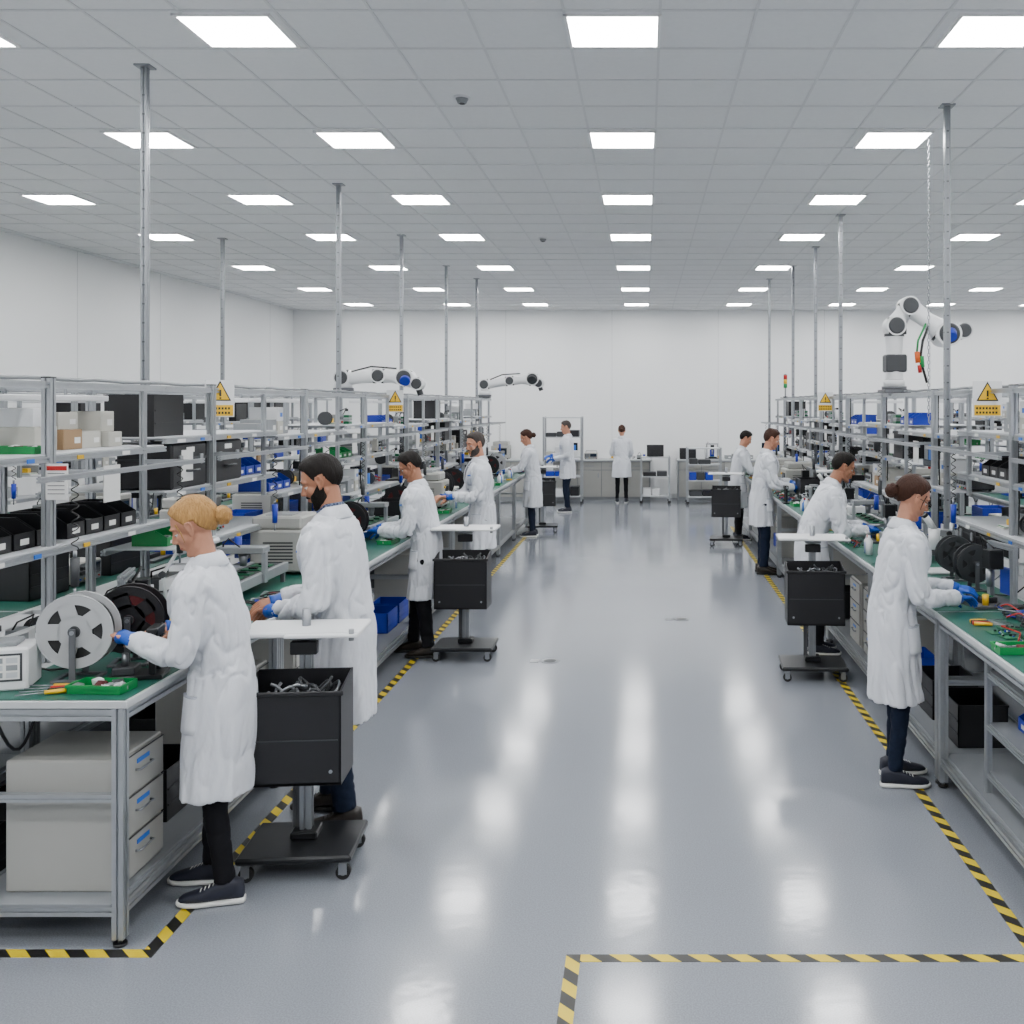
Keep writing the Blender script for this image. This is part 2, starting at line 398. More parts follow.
    for i in range(29):
        th=math.radians(28+304*i/28); row=[]
        for (r,z) in [(.062,1.455),(.062,1.500),(.068,1.509),(.077,1.502),(.100,1.452),(.095,1.442)]:
            zz=z-.035*max(0,math.cos(th))+.004; row.append(T((-.012+r*.98*math.cos(th),r*math.sin(th),zz)))
        col.append(row)
    out.loft(col,'coat_white',True,True)
    if open_coat or shirt=='shirt_check':
        col=[]
        for i in range(25):
            th=math.radians(20+320*i/24); row=[]
            for (r,z) in [(.054,1.46),(.055,1.520),(.060,1.527),(.066,1.520),(.076,1.48),(.070,1.45)]:
                row.append(T((-.010+r*math.cos(th),r*math.sin(th),z-.035*max(0,math.cos(th)))))
            col.append(row)
        out.loft(col,shirt,True,True)
    g=G()
    g.ell((-lean*.1,0,.86),(.12,.15,.12),pants)
    for side,(fx,fy,fyaw) in zip((1,-1),feet):
        hp=V((-lean*.1,side*.085,.86)); ank=V((fx,fy,.10)); kn=(hp+ank)/2+V((.03,0,.02))
        pts=[hp,hp.lerp(kn,.35),hp.lerp(kn,.7),kn,kn.lerp(ank,.3),kn.lerp(ank,.6),kn.lerp(ank,.85),ank+V((0,0,-.005))]
        sl=.84 if fem else 1.03
        rad=[.092,.086,.074,.066,.063,.056,.052,.055]
        rad=[r*sl+.002*math.sin(i*2.3+ph) for i,r in enumerate(rad)]
        g.tube(pts,rad,pants,18)
    vs,ns,fs=organic(g,vox*1.1,2)
    vs=[p+n*(.006*noise.noise(V((p.x*14,p.y*14,p.z*14+seed)))-.005*crease(noise.noise(V((p.x*9,p.y*9+seed,p.z*16))),.25)) for p,n in zip(vs,ns)]
    out.raw(vs,fs,pants,True)
    for side,(fx,fy,fyaw) in zip((1,-1),feet):
        M=Matrix.Translation((fx,fy,0))@Matrix.Rotation(fyaw,4,'Z')
        def sr(x,w,z0,z1,yo=0):
            r=[]
            for k in range(20):
                q=2*math.pi*k/20; c,sn=math.cos(q),math.sin(q)
                r.append(M@V((x,yo*side*-1+w*math.copysign(abs(c)**.7,c),(z0+z1)/2+(z1-z0)/2*math.copysign(abs(sn)**.75,sn))))
            return r
        sole=[sr(-.085,.018,.003,.026),sr(-.078,.032,.0,.028),sr(-.03,.036,0,.028),sr(.04,.036,0,.026),sr(.11,.047,0,.026,.004),sr(.16,.044,.002,.028,.008),sr(.188,.030,.006,.030,.010),sr(.198,.014,.010,.028,.011)]
        up=[sr(-.080,.018,.02,.06),sr(-.074,.029,.02,.098),sr(-.04,.034,.02,.112),sr(0,.036,.02,.108),sr(.04,.036,.02,.092),sr(.09,.042,.02,.070,.003),sr(.14,.041,.02,.055,.007),sr(.175,.030,.02,.045,.009),sr(.188,.016,.022,.036,.01)]
        out.loft(sole,'sole_white' if shoe!='shoe_brown' else 'rubber',True,True); out.loft(up,shoe,True,True)
        for x in (.045,.062,.079,.096):
            z=interp([(.04,.092),(.09,.071),(.14,.056)],x)[0]
            out.tube([M@V((x,-.018,z-.004)),M@V((x,0,z+.002)),M@V((x,.018,z-.004))],.0025,'sole_white' if shoe!='shoe_brown' else 'rubber',6)
    for side,E,W in wr:
        fd=(W-E).normalized(); hd=V((fd.x,fd.y-side*.12,fd.z*.55-.06)).normalized()
        up=V((0,-side*.35,1)); up=(up-hd*up.dot(hd)).normalized(); lat=up.cross(hd)
        lat_t=lat*(-side)
        M=Matrix((( hd.x,lat_t.x,up.x,W.x),(hd.y,lat_t.y,up.y,W.y),(hd.z,lat_t.z,up.z,W.z),(0,0,0,1)))
        sc=.94 if fem else 1.04
        M=M@Matrix.Scale(sc,4)@Matrix.Translation((.012,0,0))
        hv,hn,hf=hand_mesh(curl,.0042 if near else .006)
        flip=M.determinant()<0
        out.raw(hv,[f[::-1] for f in hf] if flip else hf,'glove_blue' if glove=='glove' else skin,True,M)
        if glove=='glove': out.tube([W-fd*.02,W,W+hd*.02,W+hd*.035],[.042*sc,.040*sc,.034*sc,.031*sc],'glove_blue',18)
        else: out.tube([W-fd*.025,W-fd*.012,W+hd*.012,W+hd*.035,W+hd*.058],[.047*sc,.046*sc,.039*sc,.036*sc,.042*sc],'glove_blue',20,flat=.78)
    hc=T((.012,0,1.632))
    HM=Matrix.Translation(hc)@Matrix.Rotation(yaw,4,'Z')@Matrix.Rotation(pitch,4,'Y')@Matrix.Rotation(roll,4,'X')
    g=G(); g.add(head_parts(fem),HM)
    nb=T((-.020,0,1.42)); nt=HM@V((-.018,0,-.020)); nr=.045 if fem else .055
    g.tube([nb,nb.lerp(nt,.35),nb.lerp(nt,.7),nt],[nr*1.15,nr*1.02,nr*.97,nr*.9],skin,18,rnd=True)
    vs,ns,fs=organic(g,.0048 if near else .008,3)
    out.raw(vs,fs,skin,True)
    th=(lambda a,e: .006+.013*sstep(5,60,e)+.005*sstep(60,0,a)*sstep(20,50,e)) if hair=='short' else (lambda a,e: .010+.008*sstep(0,60,e)+.006*sstep(120,170,a))
    NA,NE=(100,58) if near else (56,34)
    hv,hf=shell(fem,hairmask(MALE if hair=='short' else FEM),th,4 if near else 7,.0026 if hair=='short' else .002,seed,NA,NE)
    out.raw(hv,hf,hcol,True,HM)
    if hair=='bun':
        b=G(); bp=V((-.128,0,-.012)); b.ell(bp,(.040,.044,.042),hcol,28,20)
        b.v=[tuple(V(p)+(V(p)-bp).normalized()*(.003*math.sin(7*math.atan2(p[2]-bp.z,p[0]-bp.x)+6*p[1]/.04)+.002*noise.noise(V(p)*60))) for p in b.v]
        out.add(b,HM); out.tube([HM@V((-.088,0,-.004)),HM@V((-.108,0,-.008))],[.026,.022],hcol,14)
        for q in (-1,1): # loose strands in front of the ears
            out.tube([(.045,q*.068,.045),(.040,q*.074,.0),(.046,q*.070,-.045)],[.004,.003,.0012],hcol,6,M=HM)
    if beard:
        bv,bf=shell(fem,beardmask,lambda a,e:.007,3,.0012,seed+3,NA,NE,nfreq=(90,90,60)); out.raw(bv,bf,hcol,True,HM)
        out.tube([(.078,-.026,-.050),(.090,-.014,-.043),(.0935,0,-.040),(.090,.014,-.043),(.078,.026,-.050)],[.004,.006,.006,.006,.004],hcol,8,M=HM)
    out.tube([(.083,-.020,-.0585),(.0925,-.008,-.0580),(.094,0,-.0585),(.0925,.008,-.0580),(.083,.020,-.0585)],[.002,.0040,.0046,.0040,.002],'lip',8,M=HM)
    for q in (1,-1):
        out.ell((.066,q*.031,.006),.0135,'eye_white',14,10,M=HM); out.ell((.0745,q*.0315,.003),.0062,'iris',10,8,M=HM)
        out.ell((.0655,q*.031,.0105),.0142,skin,14,10,M=HM)
        out.tube([(.0845,q*.012,.031),(.0870,q*.028,.037),(.0755,q*.048,.032)],[.0024,.0034,.0018],hcol,8,M=HM)
        out.tube([(.0795,q*.019,.003),(.0795,q*.031,.0),(.072,q*.043,.001)],.0011,'iris',6,M=HM)
        if glasses:
            out.tube([V((.0985,q*.033+.021*math.cos(t),.004+.017*math.sin(t))) for t in [2*math.pi*i/16 for i in range(17)]],.0018,'black_plastic',6,M=HM)
            out.tube([(.097,q*.054,.008),(.05,q*.074,.012),(-.006,q*.079,.012)],.0018,'black_plastic',6,M=HM)
    if glasses: out.tube([(.0985,-.012,.008),(.102,0,.010),(.0985,.012,.008)],.0016,'black_plastic',6,M=HM)
    if near and not fem: patch(25,40,1.325,1.335,.018,'blue_label',3,1)
    out.v=[(v[0]*s,v[1]*s,v[2]*s) for v in out.v]
    return out.obj(name,(X,Y,0),head)
LFT=math.pi
person('woman_in_lab_coat',-1.835,4.30,LFT+.06,1.70,lean=.15,hL=(.30,.14,1.13),hR=(.22,-.15,1.12),pitch=.50,yaw=.10,hair='bun',hcol='hair_blonde',fem=True,hem=.45,
       pants='black_cloth',feet=((-.06,.09,.15),(.06,-.10,-.1)),glove='cuff',seed=1,curl=.5,shirt='shirt_grey',wide=.95)
person('man_in_lab_coat',-1.53,5.05,LFT-.05,1.845,lean=.14,hL=(.27,.14,1.09),hR=(.36,-.13,1.09),pitch=.42,yaw=.18,hcol='hair_dark',skin='skin_b',beard=True,hem=.53,
       pants='navy_denim',shoe='shoe_brown',feet=((-.05,.10,.3),(.10,-.12,-.05)),glove='cuff',shirt='shirt_check',open_coat=True,seed=2,wide=.94)
person('man_in_lab_coat',-1.85,8.4,LFT,1.71,lean=.18,hL=(.33,.15,1.06),hR=(.40,-.12,1.05),pitch=.5,yaw=.1,hcol='hair_dark',skin='skin_b',hem=.49,pants='black_cloth',shoe='shoe_brown',
       feet=((-.05,.09,.1),(.12,-.11,-.1)),glasses=True,seed=3,wide=.92)
person('man_in_lab_coat',-1.76,10.75,LFT+.35,1.80,lean=.08,hL=(.34,.2,1.14),hR=(.36,-.12,1.12),pitch=.22,yaw=.3,hcol='hair_grey',skin='skin_a',beard=True,hem=.57,pants='navy_denim',shoe='shoe_brown',
       seed=4,glove='cuff',wide=.95)
person('woman_in_lab_coat',-1.80,16.0,LFT,1.70,lean=.15,pitch=.45,hair='bun',hcol='hair_brown',fem=True,seed=5,near=False,pants='navy_denim')
person('man_in_lab_coat',-1.52,19.6,LFT+.1,1.78,lean=.03,hL=(.26,.16,1.05),hR=(.30,-.12,1.1),pitch=.25,hcol='hair_grey',seed=6,near=False,pants='navy_denim',hem=.66)
person('woman_in_lab_coat',-.50,21.45,math.pi/2,1.66,lean=.10,hL=(.30,.16,1.05),hR=(.32,-.14,1.0),pitch=.3,hair='bun',hcol='hair_brown',fem=True,seed=7,near=False,hem=.55,wide=1.1)
person('woman_in_lab_coat',1.40,5.6,.06,1.70,lean=.15,hL=(.38,.13,1.05),hR=(.30,-.13,1.04),pitch=.48,yaw=.0,hair='bun',hcol='hair_brown',fem=True,hem=.46,pants='navy_denim',
       feet=((.02,.09,.1),(-.03,-.10,-.15)),glasses=True,seed=8,wide=.93)
person('man_in_lab_coat',1.45,8.5,0,1.74,lean=.38,hL=(.42,.12,1.05),hR=(.40,-.14,1.05),pitch=.35,hcol='hair_dark',skin='skin_b',hem=.60,pants='black_cloth',seed=9,wide=.95)
person('man_in_lab_coat',1.47,12.5,0,1.80,lean=.16,hL=(.36,.12,1.12),hR=(.36,-.15,1.08),pitch=.35,hcol='hair_brown',hem=.60,pants='navy_denim',seed=10,shoe='shoe_brown',wide=.95)
person('man_in_lab_coat',1.45,15.6,0,1.70,lean=.18,pitch=.5,hcol='hair_dark',hem=.5,seed=11,near=False)
# ------------------------------------------------------------------ room shell
XL,XR,YB,YF,CH=-7.95,9.5,22.6,-4.0,4.25
g=G(); g.box(XL-.2,XR+.2,YF-.2,YB+.2,-.2,0,'epoxy_floor'); g.obj('floor')
g=G(); g.box(XL-.2,XR+.2,YF-.2,YB+.2,CH,CH+.2,'ceiling_tile'); g.obj('ceiling')
def wall(name,x0,x1,y0,y1):
    g=G(); g.box(x0,x1,y0,y1,0,CH,'wall_paint'); g.obj(name)
wall('wall_left',XL-.2,XL,YF-.2,YB+.2); wall('wall_right',XR,XR+.2,YF-.2,YB+.2)
wall('wall_back',XL,XR,YB,YB+.2); wall('wall_front',XL,XR,YF-.2,YF)
g=G()
y=YF+1.2
while y<YB: g.box(XL,XL+.003,y,y+.008,0,CH,'panel_joint'); y+=2.4
g.obj('trim_1')
g=G(); x=XL+2.4
while x<XR: g.box(x,x+.008,YB-.003,YB,0,CH,'panel_joint'); x+=2.4
g.obj('trim_2')
g=G(); g.box(XL,XL+.015,YF,YB-.015,0,.1,'panel_joint'); g.obj('baseboard_left')
g=G(); g.box(XL+.015,XR,YB-.015,YB,0,.1,'panel_joint'); g.obj('baseboard_back')
TX,TY=.525,.5825
g=G(); x=-.18-TX/2-TX*15
while x<XR:
    if x>XL: g.box(x-.008,x+.008,YF,YB,CH-.006,CH,'ceiling_bar')
    x+=TX
y=5.73-TY/2-TY*16
while y<YB:
    if y>YF: g.box(XL,XR,y-.008,y+.008,CH-.007,CH,'ceiling_bar')
    y+=TY
g.obj('ceiling_grid_trim')
COLS=[-6.1,-4.0,-2.33,-.18,2.0,4.2,6.3,8.3]
ROWS=[-1.2,1.1,3.42,5.73,8.08,10.42,12.75,15.6,18.5,21.3]
gp=G(); a=.252; al=.232
gp.box(-a,a,-al,al,-.010,-.004,'lamp')
for q in (-1,1):
    gp.box(q*(a+.008)-.01,q*(a+.008)+.01,-al-.018,al+.018,-.016,0,'lamp_frame'); gp.box(-a-.018,a+.018,q*(al+.008)-.01,q*(al+.008)+.01,-.016,0,'lamp_frame')
lm=gp.mesh('ceiling_light_panel')
for y in ROWS:
    for x in COLS:
        o=bpy.data.objects.new('ceiling_light_panel',lm); coll.objects.link(o); o.location=(x,y,CH)
def tape(x0,x1,y0,y1):
    g=G(); cx,cy=(x0+x1)/2,(y0+y1)/2; g.box(x0-cx,x1-cx,y0-cy,y1-cy,0,.0015,'hazard_tape'); g.obj('floor_hazard_tape',(cx,cy,.0))
tape(-1.93,-1.875,3.855,17.5); tape(-4.2,-1.875,3.80,3.855); tape(1.465,1.52,3.82,17.3); tape(-.245,1.52,3.77,3.82); tape(-.30,-.245,1.2,3.82)
g=G(); g.cyl((0,0,0),(0,0,.003),.075,'steel',28); g.cyl((0,0,.003),(0,0,.005),.05,'dark_grey',24); g.box(-.16,-.09,-.05,.05,0,.003,'steel'); pm=g.mesh('floor_access_cover')
for (x,y,) in ((-.78,8.2),(.36,9.8)):
    o=bpy.data.objects.new('floor_access_cover',pm); coll.objects.link(o); o.location=(x,y,0)
g=G(); g.cyl((0,0,0),(0,0,-.012),.06,'white_plastic',24); g.cyl((0,0,-.012),(0,0,-.045),.045,'grey_plastic',24,.03); g.cyl((0,0,-.045),(0,0,-.05),.02,'black_plastic',12)
pm=g.mesh('smoke_detector')
for (px,py) in ((462,97),(543,238)):
    d=2150/(405-py); o=bpy.data.objects.new('smoke_detector',pm); coll.objects.link(o); o.location=((px-645)*d/1000,d,CH)
# ------------------------------------------------------------------ benches
L=1.67
UY=.60
def bench(shelves,cross):
    g=G()
    for y in (.028,L-.028):
        for x in (.04,.66,1.40,2.02):
            g.prof((x,y,.03),(x,y,.925)); g.cyl((x,y,0),(x,y,.012),.026,'black_plastic',14); g.cyl((x,y,.012),(x,y,.032),.009,'steel',8)
        for (xa,xb) in ((.0625,.6375),(.6825,1.3775),(1.4225,1.9975)):
            g.prof((xa,y,.90),(xb,y,.90)); g.prof((xa,y,.14),(xb,y,.14),.04)
        g.prof((.0625,y,.575),(.6375,y,.575),.03)
    for x in (.66,1.40):
        g.prof((x,UY,.90),(x,UY,2.22),.042)
        g.box(x-.022,x+.022,UY-.022,UY+.022,2.22,2.226,'black_plastic')
        g.prof((x,UY+.84,1.47),(x,UY+.84,2.19),.028)
    g.prof((.6825,UY,2.19),(1.3775,UY,2.19),.032); g.prof((.68,UY+.84,2.19),(1.38,UY+.84,2.19),.025)
    for x in (.04,.66,1.40,2.02):
        g.prof((x,.05,.90),(x,L-.05,.90)); g.prof((x,.05,.14),(x,L-.05,.14),.04)
    for x in (.66,1.40): g.prof((x,.0,2.19),(x,L,2.19),.030)
    g.box(.06,.64,.0,L,.16,.172,'shelf_grey'); g.box(1.42,2.0,0,L,.16,.172,'shelf_grey')
    g.box(0,.635,.003,L-.003,.925,.955,'laminate',c=.003); g.box(.635,1.425,.055,L-.055,.925,.955,'laminate',c=.003); g.box(1.425,2.06,.003,L-.003,.925,.955,'laminate',c=.003)
    g.box(.014,.60,.012,L-.012,.955,.9585,'esd_green'); g.box(1.46,2.045,.012,L-.012,.955,.9585,'esd_green')
    g.box(.685,.72,.06,L-.06,1.06,1.12,'white_plastic',c=.003)
    for i in range(6):
        y=.2+i*.22; g.box(.681,.686,y,y+.07,1.068,1.112,'grey_plastic'); g.box(.679,.682,y+.015,y+.03,1.08,1.10,'black_plastic')
    for (z,xa,xb) in shelves:
        g.box(xa,xb,.002,L-.002,z-.006,z,'shelf_white')
        for x in (xa,xb): g.prof((x,0,z-.022),(x,L,z-.022),.028)
        for y in (UY,UY+.84): g.prof((xa,y,z-.022),(xb,y,z-.022),.028)
        g.box(xa-.018,xa-.014,.12,.22,z-.032,z-.014,'paper'); g.box(xa-.018,xa-.014,.8,.85,z-.032,z-.014,'yellow_plastic'); g.box(xa-.018,xa-.014,1.2,1.27,z-.032,z-.014,'paper'); g.box(xa-.018,xa-.014,.42,.47,z-.032,z-.014,'blue_label')
    if cross:
        g.box(.9,1.16,.12,L-.12,2.12,2.15,'white_plastic',c=.004)
        for y in (.3,L-.3): g.cyl((1.03,y,2.15),(1.03,y,2.20),.008,'steel',8)
    g.prof((.40,.1,1.80),(.40,L-.1,1.80),.022)
    for y in (UY,UY+.84): g.prof((.40,y,1.80),(.66,y,1.80),.022)
    for y in ((.35,1.3) if cross else (.95,)):
        n=46; g.tube([(.40+.014*math.cos(i*.9),y+.014*math.sin(i*.9),1.785-.0065*i) for i in range(n)],.0028,'black_wire',5)
        z=1.785-.0065*n; g.cyl((.40,y,z),(.40,y,z-.03),.008,'steel',8); g.cyl((.40,y,z-.03),(.40,y,z-.15),.019,'dark_grey' if cross else 'blue_plastic',14,.016); g.cyl((.40,y,z-.15),(.40,y,z-.20),.005,'steel',8)
    pts=[V((.74,i*L/12,2.222+.003*math.sin(i*1.7))) for i in range(13)]
    g.tube(pts,.010,'grey_plastic',8); g.tube([p+V((.03,0,.002)) for p in pts],.006,'dark_grey',6)
    g.tube([(.70,UY+.03,2.2),(.70,UY+.04,1.9),(.71,UY+.035,1.5),(.70,UY+.05,1.13)],.006,'black_wire',6)
    # cables draped under the deck edge and behind the power strip
    for k,(y0,y1) in enumerate(((.15,.5),(.75,1.2))):
        g.tube([(.62,y0+(y1-y0)*t,.88-.22*math.sin(math.pi*t)) for t in [i/10 for i in range(11)]],.007,'black_wire' if k else 'dark_grey',6)
    for k in range(3):
        y=.3+.4*k; g.tube([(.685,y,1.09),(.64,y+.02,1.05),(.60,y+.08,.99),(.55,y+.12,.966),(.46,y+.16,.966)],.005,['black_wire','grey_plastic','blue_plastic'][k],6)
    # pinned sheets
    g.box(.655,.66,1.05,1.20,1.62,1.80,'paper') if cross else g.box(.655,.66,.2,.34,1.66,1.84,'paper')
    return g
BA=bench([(1.47,.63,1.36),(1.88,.66,1.36)],True).mesh('assembly_workbench')
BB=bench([(1.30,.60,1.0),(1.62,.66,1.36),(1.92,.66,1.36)],False).mesh('assembly_workbench')
ROWDEF={'L':(-2.0,-1),'R':(1.6,1),'L2':(-4.75,-1),'R2':(4.3,1)}
def place(me,name,row,x,y,z,rz=0):
    bx,sg=ROWDEF[row]; o=bpy.data.objects.new(name,me); coll.objects.link(o)
    o.location=(bx+sg*x,y,z); o.rotation_euler=(0,0,rz+(math.pi if sg<0 else 0)); return o
MIR={}
def bench_at(row,y0,me):
    bx,sg=ROWDEF[row]
    if sg<0:
        if me not in MIR:
            m2=me.copy(); m2.name='assembly_workbench'
            for v in m2.vertices: v.co.x=-v.co.x
            m2.flip_normals(); MIR[me]=m2
        me=MIR[me]
    o=bpy.data.objects.new('assembly_workbench',me); coll.objects.link(o); o.location=(bx,y0,0)
Y0=3.86
for k in range(8):
    for row in ('L','R'): bench_at(row,Y0+k*(L+.004),BA if k%2==0 else BB)
for k in range(2,8):
    for row in ('L2','R2'): bench_at(row,Y0+k*(L+.004),BB if k%2==0 else BA)
# ------------------------------------------------------------------ props (front faces local -x)
PR={}
def prop(key,fn):
    if key not in PR: PR[key]=fn().mesh(key)
    return PR[key]
def openbox(g,x0,x1,y0,y1,z0,z1,m,t=.004,front=1.0,fill=None):
    g.box(x0,x1,y0,y1,z0,z0+t,m)
    zf=z0+(z1-z0)*front
    g.box(x0,x0+t,y0,y1,z0,zf,m); g.box(x1-t,x1,y0,y1,z0,z1,m)
    for y in (y0,y1-t):
        vs=[(x0,y,z0),(x1,y,z0),(x1,y,z1),(x0+(x1-x0)*.35,y,z1),(x0,y,zf)]
        w=[(a,b+t,c) for a,b,c in vs]
        g.raw(vs+w,[tuple(range(5)),tuple(range(9,4,-1))]+[(i,i+5,(i+1)%5+5,(i+1)%5) for i in range(5)],m)
    g.box(x1-.001,x1+.006,y0-.004,y1+.004,z1-.012,z1,m)
    for y in (y0-.005,y1): g.box(x0+(x1-x0)*.35,x1,y,y+.005,z1-.010,z1,m)
    if fill:
        r=random.Random(len(g.v))
        for i in range(fill[1]):
            cx=x0+.02+r.random()*(x1-x0-.04); cy=y0+.02+r.random()*(y1-y0-.04); q=.010+r.random()*.014
            M=Matrix.Translation((cx,cy,z0+t+(z1-z0)*.35*r.random()+q*.5))@Matrix.Rotation(r.random()*3,4,'Z')@Matrix.Rotation(r.random()*.6,4,'X')
            g.box(-q,q,-q*.7,q*.7,-q*.5,q*.5,r.choice(fill[0]),M)
def binrow(n,col,w=.15,d=.26,h=.13,lab='paper'):
    def f():
        g=G()
        for i in range(n):
            y=(i-n/2)*(w+.012)
            openbox(g,-d/2,d/2,y,y+w,0,h,col,front=.55,fill=(['alu','copper_wire','grey_plastic','green_pcb'],8))
            if lab: g.box(-d/2-.002,-d/2,y+w*.3,y+w*.7,h*.15,h*.35,lab)
        return g
    return f
def crate(w,d,h,col,fillm=('black_wire','grey_plastic','dark_grey','alu')):
    def f():
        g=G(); openbox(g,-d/2,d/2,-w/2,w/2,0,h,col,.006,fill=(list(fillm),14))
        for z in (.3,.6): g.box(-d/2-.004,-d/2,-w/2+.01,w/2-.01,h*z,h*z+.008,col)
        return g
    return f
def case():
    g=G(); g.box(-.16,.16,-.22,.22,0,.26,'black_plastic',c=.012); g.box(-.163,.163,-.223,.223,.16,.175,'dark_grey',c=.003)
    for y in (-.13,.13): g.box(-.172,-.16,y-.02,y+.02,.13,.19,'grey_plastic',c=.003)
    g.tube([(-.16,-.06,.10),(-.19,-.055,.10),(-.19,.055,.10),(-.16,.06,.10)],.008,'dark_grey',8); g.box(-.1625,-.16,-.05,.05,.205,.235,'paper')
    return g
def reel(r,w,wire,flange):
    def f():
        g=G(); zc=r+.055
        for q in (-1,1):
            n=48; y=q*w/2
            def ringp(rr,yy): return [(rr*math.cos(2*math.pi*i/n),yy,zc+rr*math.sin(2*math.pi*i/n)) for i in range(n)]
            for (ra,rb) in ((r*.74,r),(r*.16,r*.46)):
                vs=ringp(ra,y-.002)+ringp(rb,y-.002)+ringp(rb,y+.002)+ringp(ra,y+.002); fs=[]
                for i in range(n):
                    j=(i+1)%n
                    for k in range(4): fs.append((k*n+i,k*n+j,((k+1)%4)*n+j,((k+1)%4)*n+i))
                g.raw(vs,fs,flange)
            for k in range(5):
                M=Matrix.Translation((0,y,zc))@Matrix.Rotation(k*2*math.pi/5,4,'Y'); g.box(r*.35,r*.80,-.002,.002,-r*.22,r*.22,flange,M)
            g.tube([(r*1.0*math.cos(t),y,zc+r*1.0*math.sin(t)) for t in [2*math.pi*i/40 for i in range(41)]],.0035,flange,6)
        g.cyl((0,-w/2,zc),(0,w/2,zc),r*.40,wire,40)
        pr=[(-w/2+.004)+i*(w-.008)/8 for i in range(9)]
        g.tube([(0,p,zc) for p in pr],[r*(.84+.02*(i%2)) for i in range(9)],wire,40)
        g.cyl((0,-w/2-.03,zc),(0,w/2+.03,zc),.009,'steel',12); g.cyl((0,-w/2-.012,zc),(0,w/2+.012,zc),r*.15,'dark_grey',20)
        for q in (-1,1):
            y=q*(w/2+.022)
            g.box(-.012,.012,y-.004,y+.004,.01,zc+.015,'alu_dark'); g.box(-r*.55,r*.55,y-.012,y+.012,0,.012,'alu_dark',c=.002)
        for x in (-r*.5,r*.5): g.box(x-.01,x+.01,-w/2-.022,w/2+.022,0,.010,'alu_dark')
        return g
    return f
def instrument(w,d,h,body,scr=True):
    def f():
        g=G(); g.box(-d/2,d/2,-w/2,w/2,.012,h,body,c=.008)
        for x in (-d/2+.03,d/2-.03):
            for y in (-w/2+.03,w/2-.03): g.cyl((x,y,0),(x,y,.013),.012,'rubber',10)
        x=-d/2
        g.box(x-.004,x,-w*.46,w*.46,h*.12,h*.93,'grey_plastic',c=.001)
        if scr:
            g.box(x-.007,x-.003,-w*.42,w*.05,h*.38,h*.85,'screen')
            for i in range(3):
                for j in range(2): g.cyl((x-.004,w*(.15+.12*i),h*(.5+.22*j)),(x-.02,w*(.15+.12*i),h*(.5+.22*j)),.011,'dark_grey',12)
        else:
            for i in range(4): g.cyl((x-.004,w*(-.3+.2*i),h*.6),(x-.018,w*(-.3+.2*i),h*.6),.015,'dark_grey',14)
        for i in range(5): g.cyl((x-.004,w*(-.36+.16*i),h*.24),(x-.012,w*(-.36+.16*i),h*.24),.006,['red_plastic','black_plastic','green_plastic','yellow_plastic','blue_plastic'][i],10)
        g.tube([(d*.3,-w*.4,h),(d*.3,-w*.4,h+.035),(d*.3,w*.4,h+.035),(d*.3,w*.4,h)],.006,'black_plastic',8)
        for k in range(6): g.box(-d*.2,d*.2,w/2-.001,w/2+.001,h*(.3+.08*k),h*(.33+.08*k),'dark_grey')
        return g
    return f
def label_box():
    g=G(); g.box(-.09,.09,-.11,.11,0,.17,'white_plastic',c=.008); g.box(-.093,-.09,-.09,.09,.04,.15,'dark_grey'); g.box(-.0942,-.093,-.082,.082,.048,.142,'paper')
    for i in range(3):
        for j in range(3): g.box(-.0955,-.094,-.074+j*.052,-.034+j*.052,.055+i*.029,.076+i*.029,'grey_plastic' if (i+j)%2 else 'shelf_white')
    g.box(-.05,.05,-.06,.06,.17,.19,'grey_plastic',c=.004)
    return g
def microscope():
    g=G(); g.box(-.11,.11,-.09,.09,0,.022,'white_plastic',c=.006); g.cyl((.07,0,.02),(.07,0,.34),.014,'steel',16)
    g.box(-.04,.09,-.025,.025,.25,.295,'grey_plastic',c=.006); g.cyl((-.05,0,.16),(-.05,0,.30),.034,'white_plastic',20,.042); g.cyl((-.05,0,.12),(-.05,0,.16),.022,'dark_grey',18,.03)
    for y in (-.026,.026): g.tube([(-.05,y*.6,.29),(-.085,y,.345),(-.115,y,.385)],[.02,.018,.019],'white_plastic',14); g.cyl((-.115,y,.385),(-.128,y,.40),.02,'black_plastic',14)
    for y in (-.045,.045): g.cyl((.04,y*.6,.27),(.04,y,.27),.018,'black_plastic',14)
    return g
def solder():
    g=G(); g.box(-.07,.07,-.06,.06,0,.10,'dark_grey',c=.008); g.box(-.074,-.07,-.045,.02,.045,.085,'screen'); g.cyl((-.07,.04,.04),(-.085,.04,.04),.012,'grey_plastic',14)
    g.box(-.09,.02,.09,.17,0,.012,'black_metal',c=.003)
    g.tube([(-.03+.028*math.cos(t*3),.13+.028*math.sin(t*3),.02+t*.022) for t in [i*.35 for i in range(18)]],.003,'steel',6)
    g.tube([(-.03,.13,.06),(-.07,.12,.20)],[.006,.013],'blue_plastic',10); g.tube([(-.07,.12,.2),(-.05,.10,.26),(.05,.02,.16),(.075,0,.05)],.004,'black_wire',6)
    return g
def monitor():
    g=G(); g.box(-.06,.10,-.11,.11,0,.012,'black_plastic',c=.004); g.box(.03,.055,-.025,.025,.01,.28,'black_plastic',c=.003)
    g.box(-.005,.03,-.20,.20,.10,.36,'black_plastic',c=.005); g.box(-.0075,-.005,-.19,.19,.112,.348,'screen'); g.box(-.009,-.0075,-.16,.02,.16,.31,'blue_label'); g.box(-.009,-.0075,.04,.15,.16,.31,'grey_plastic')
    return g
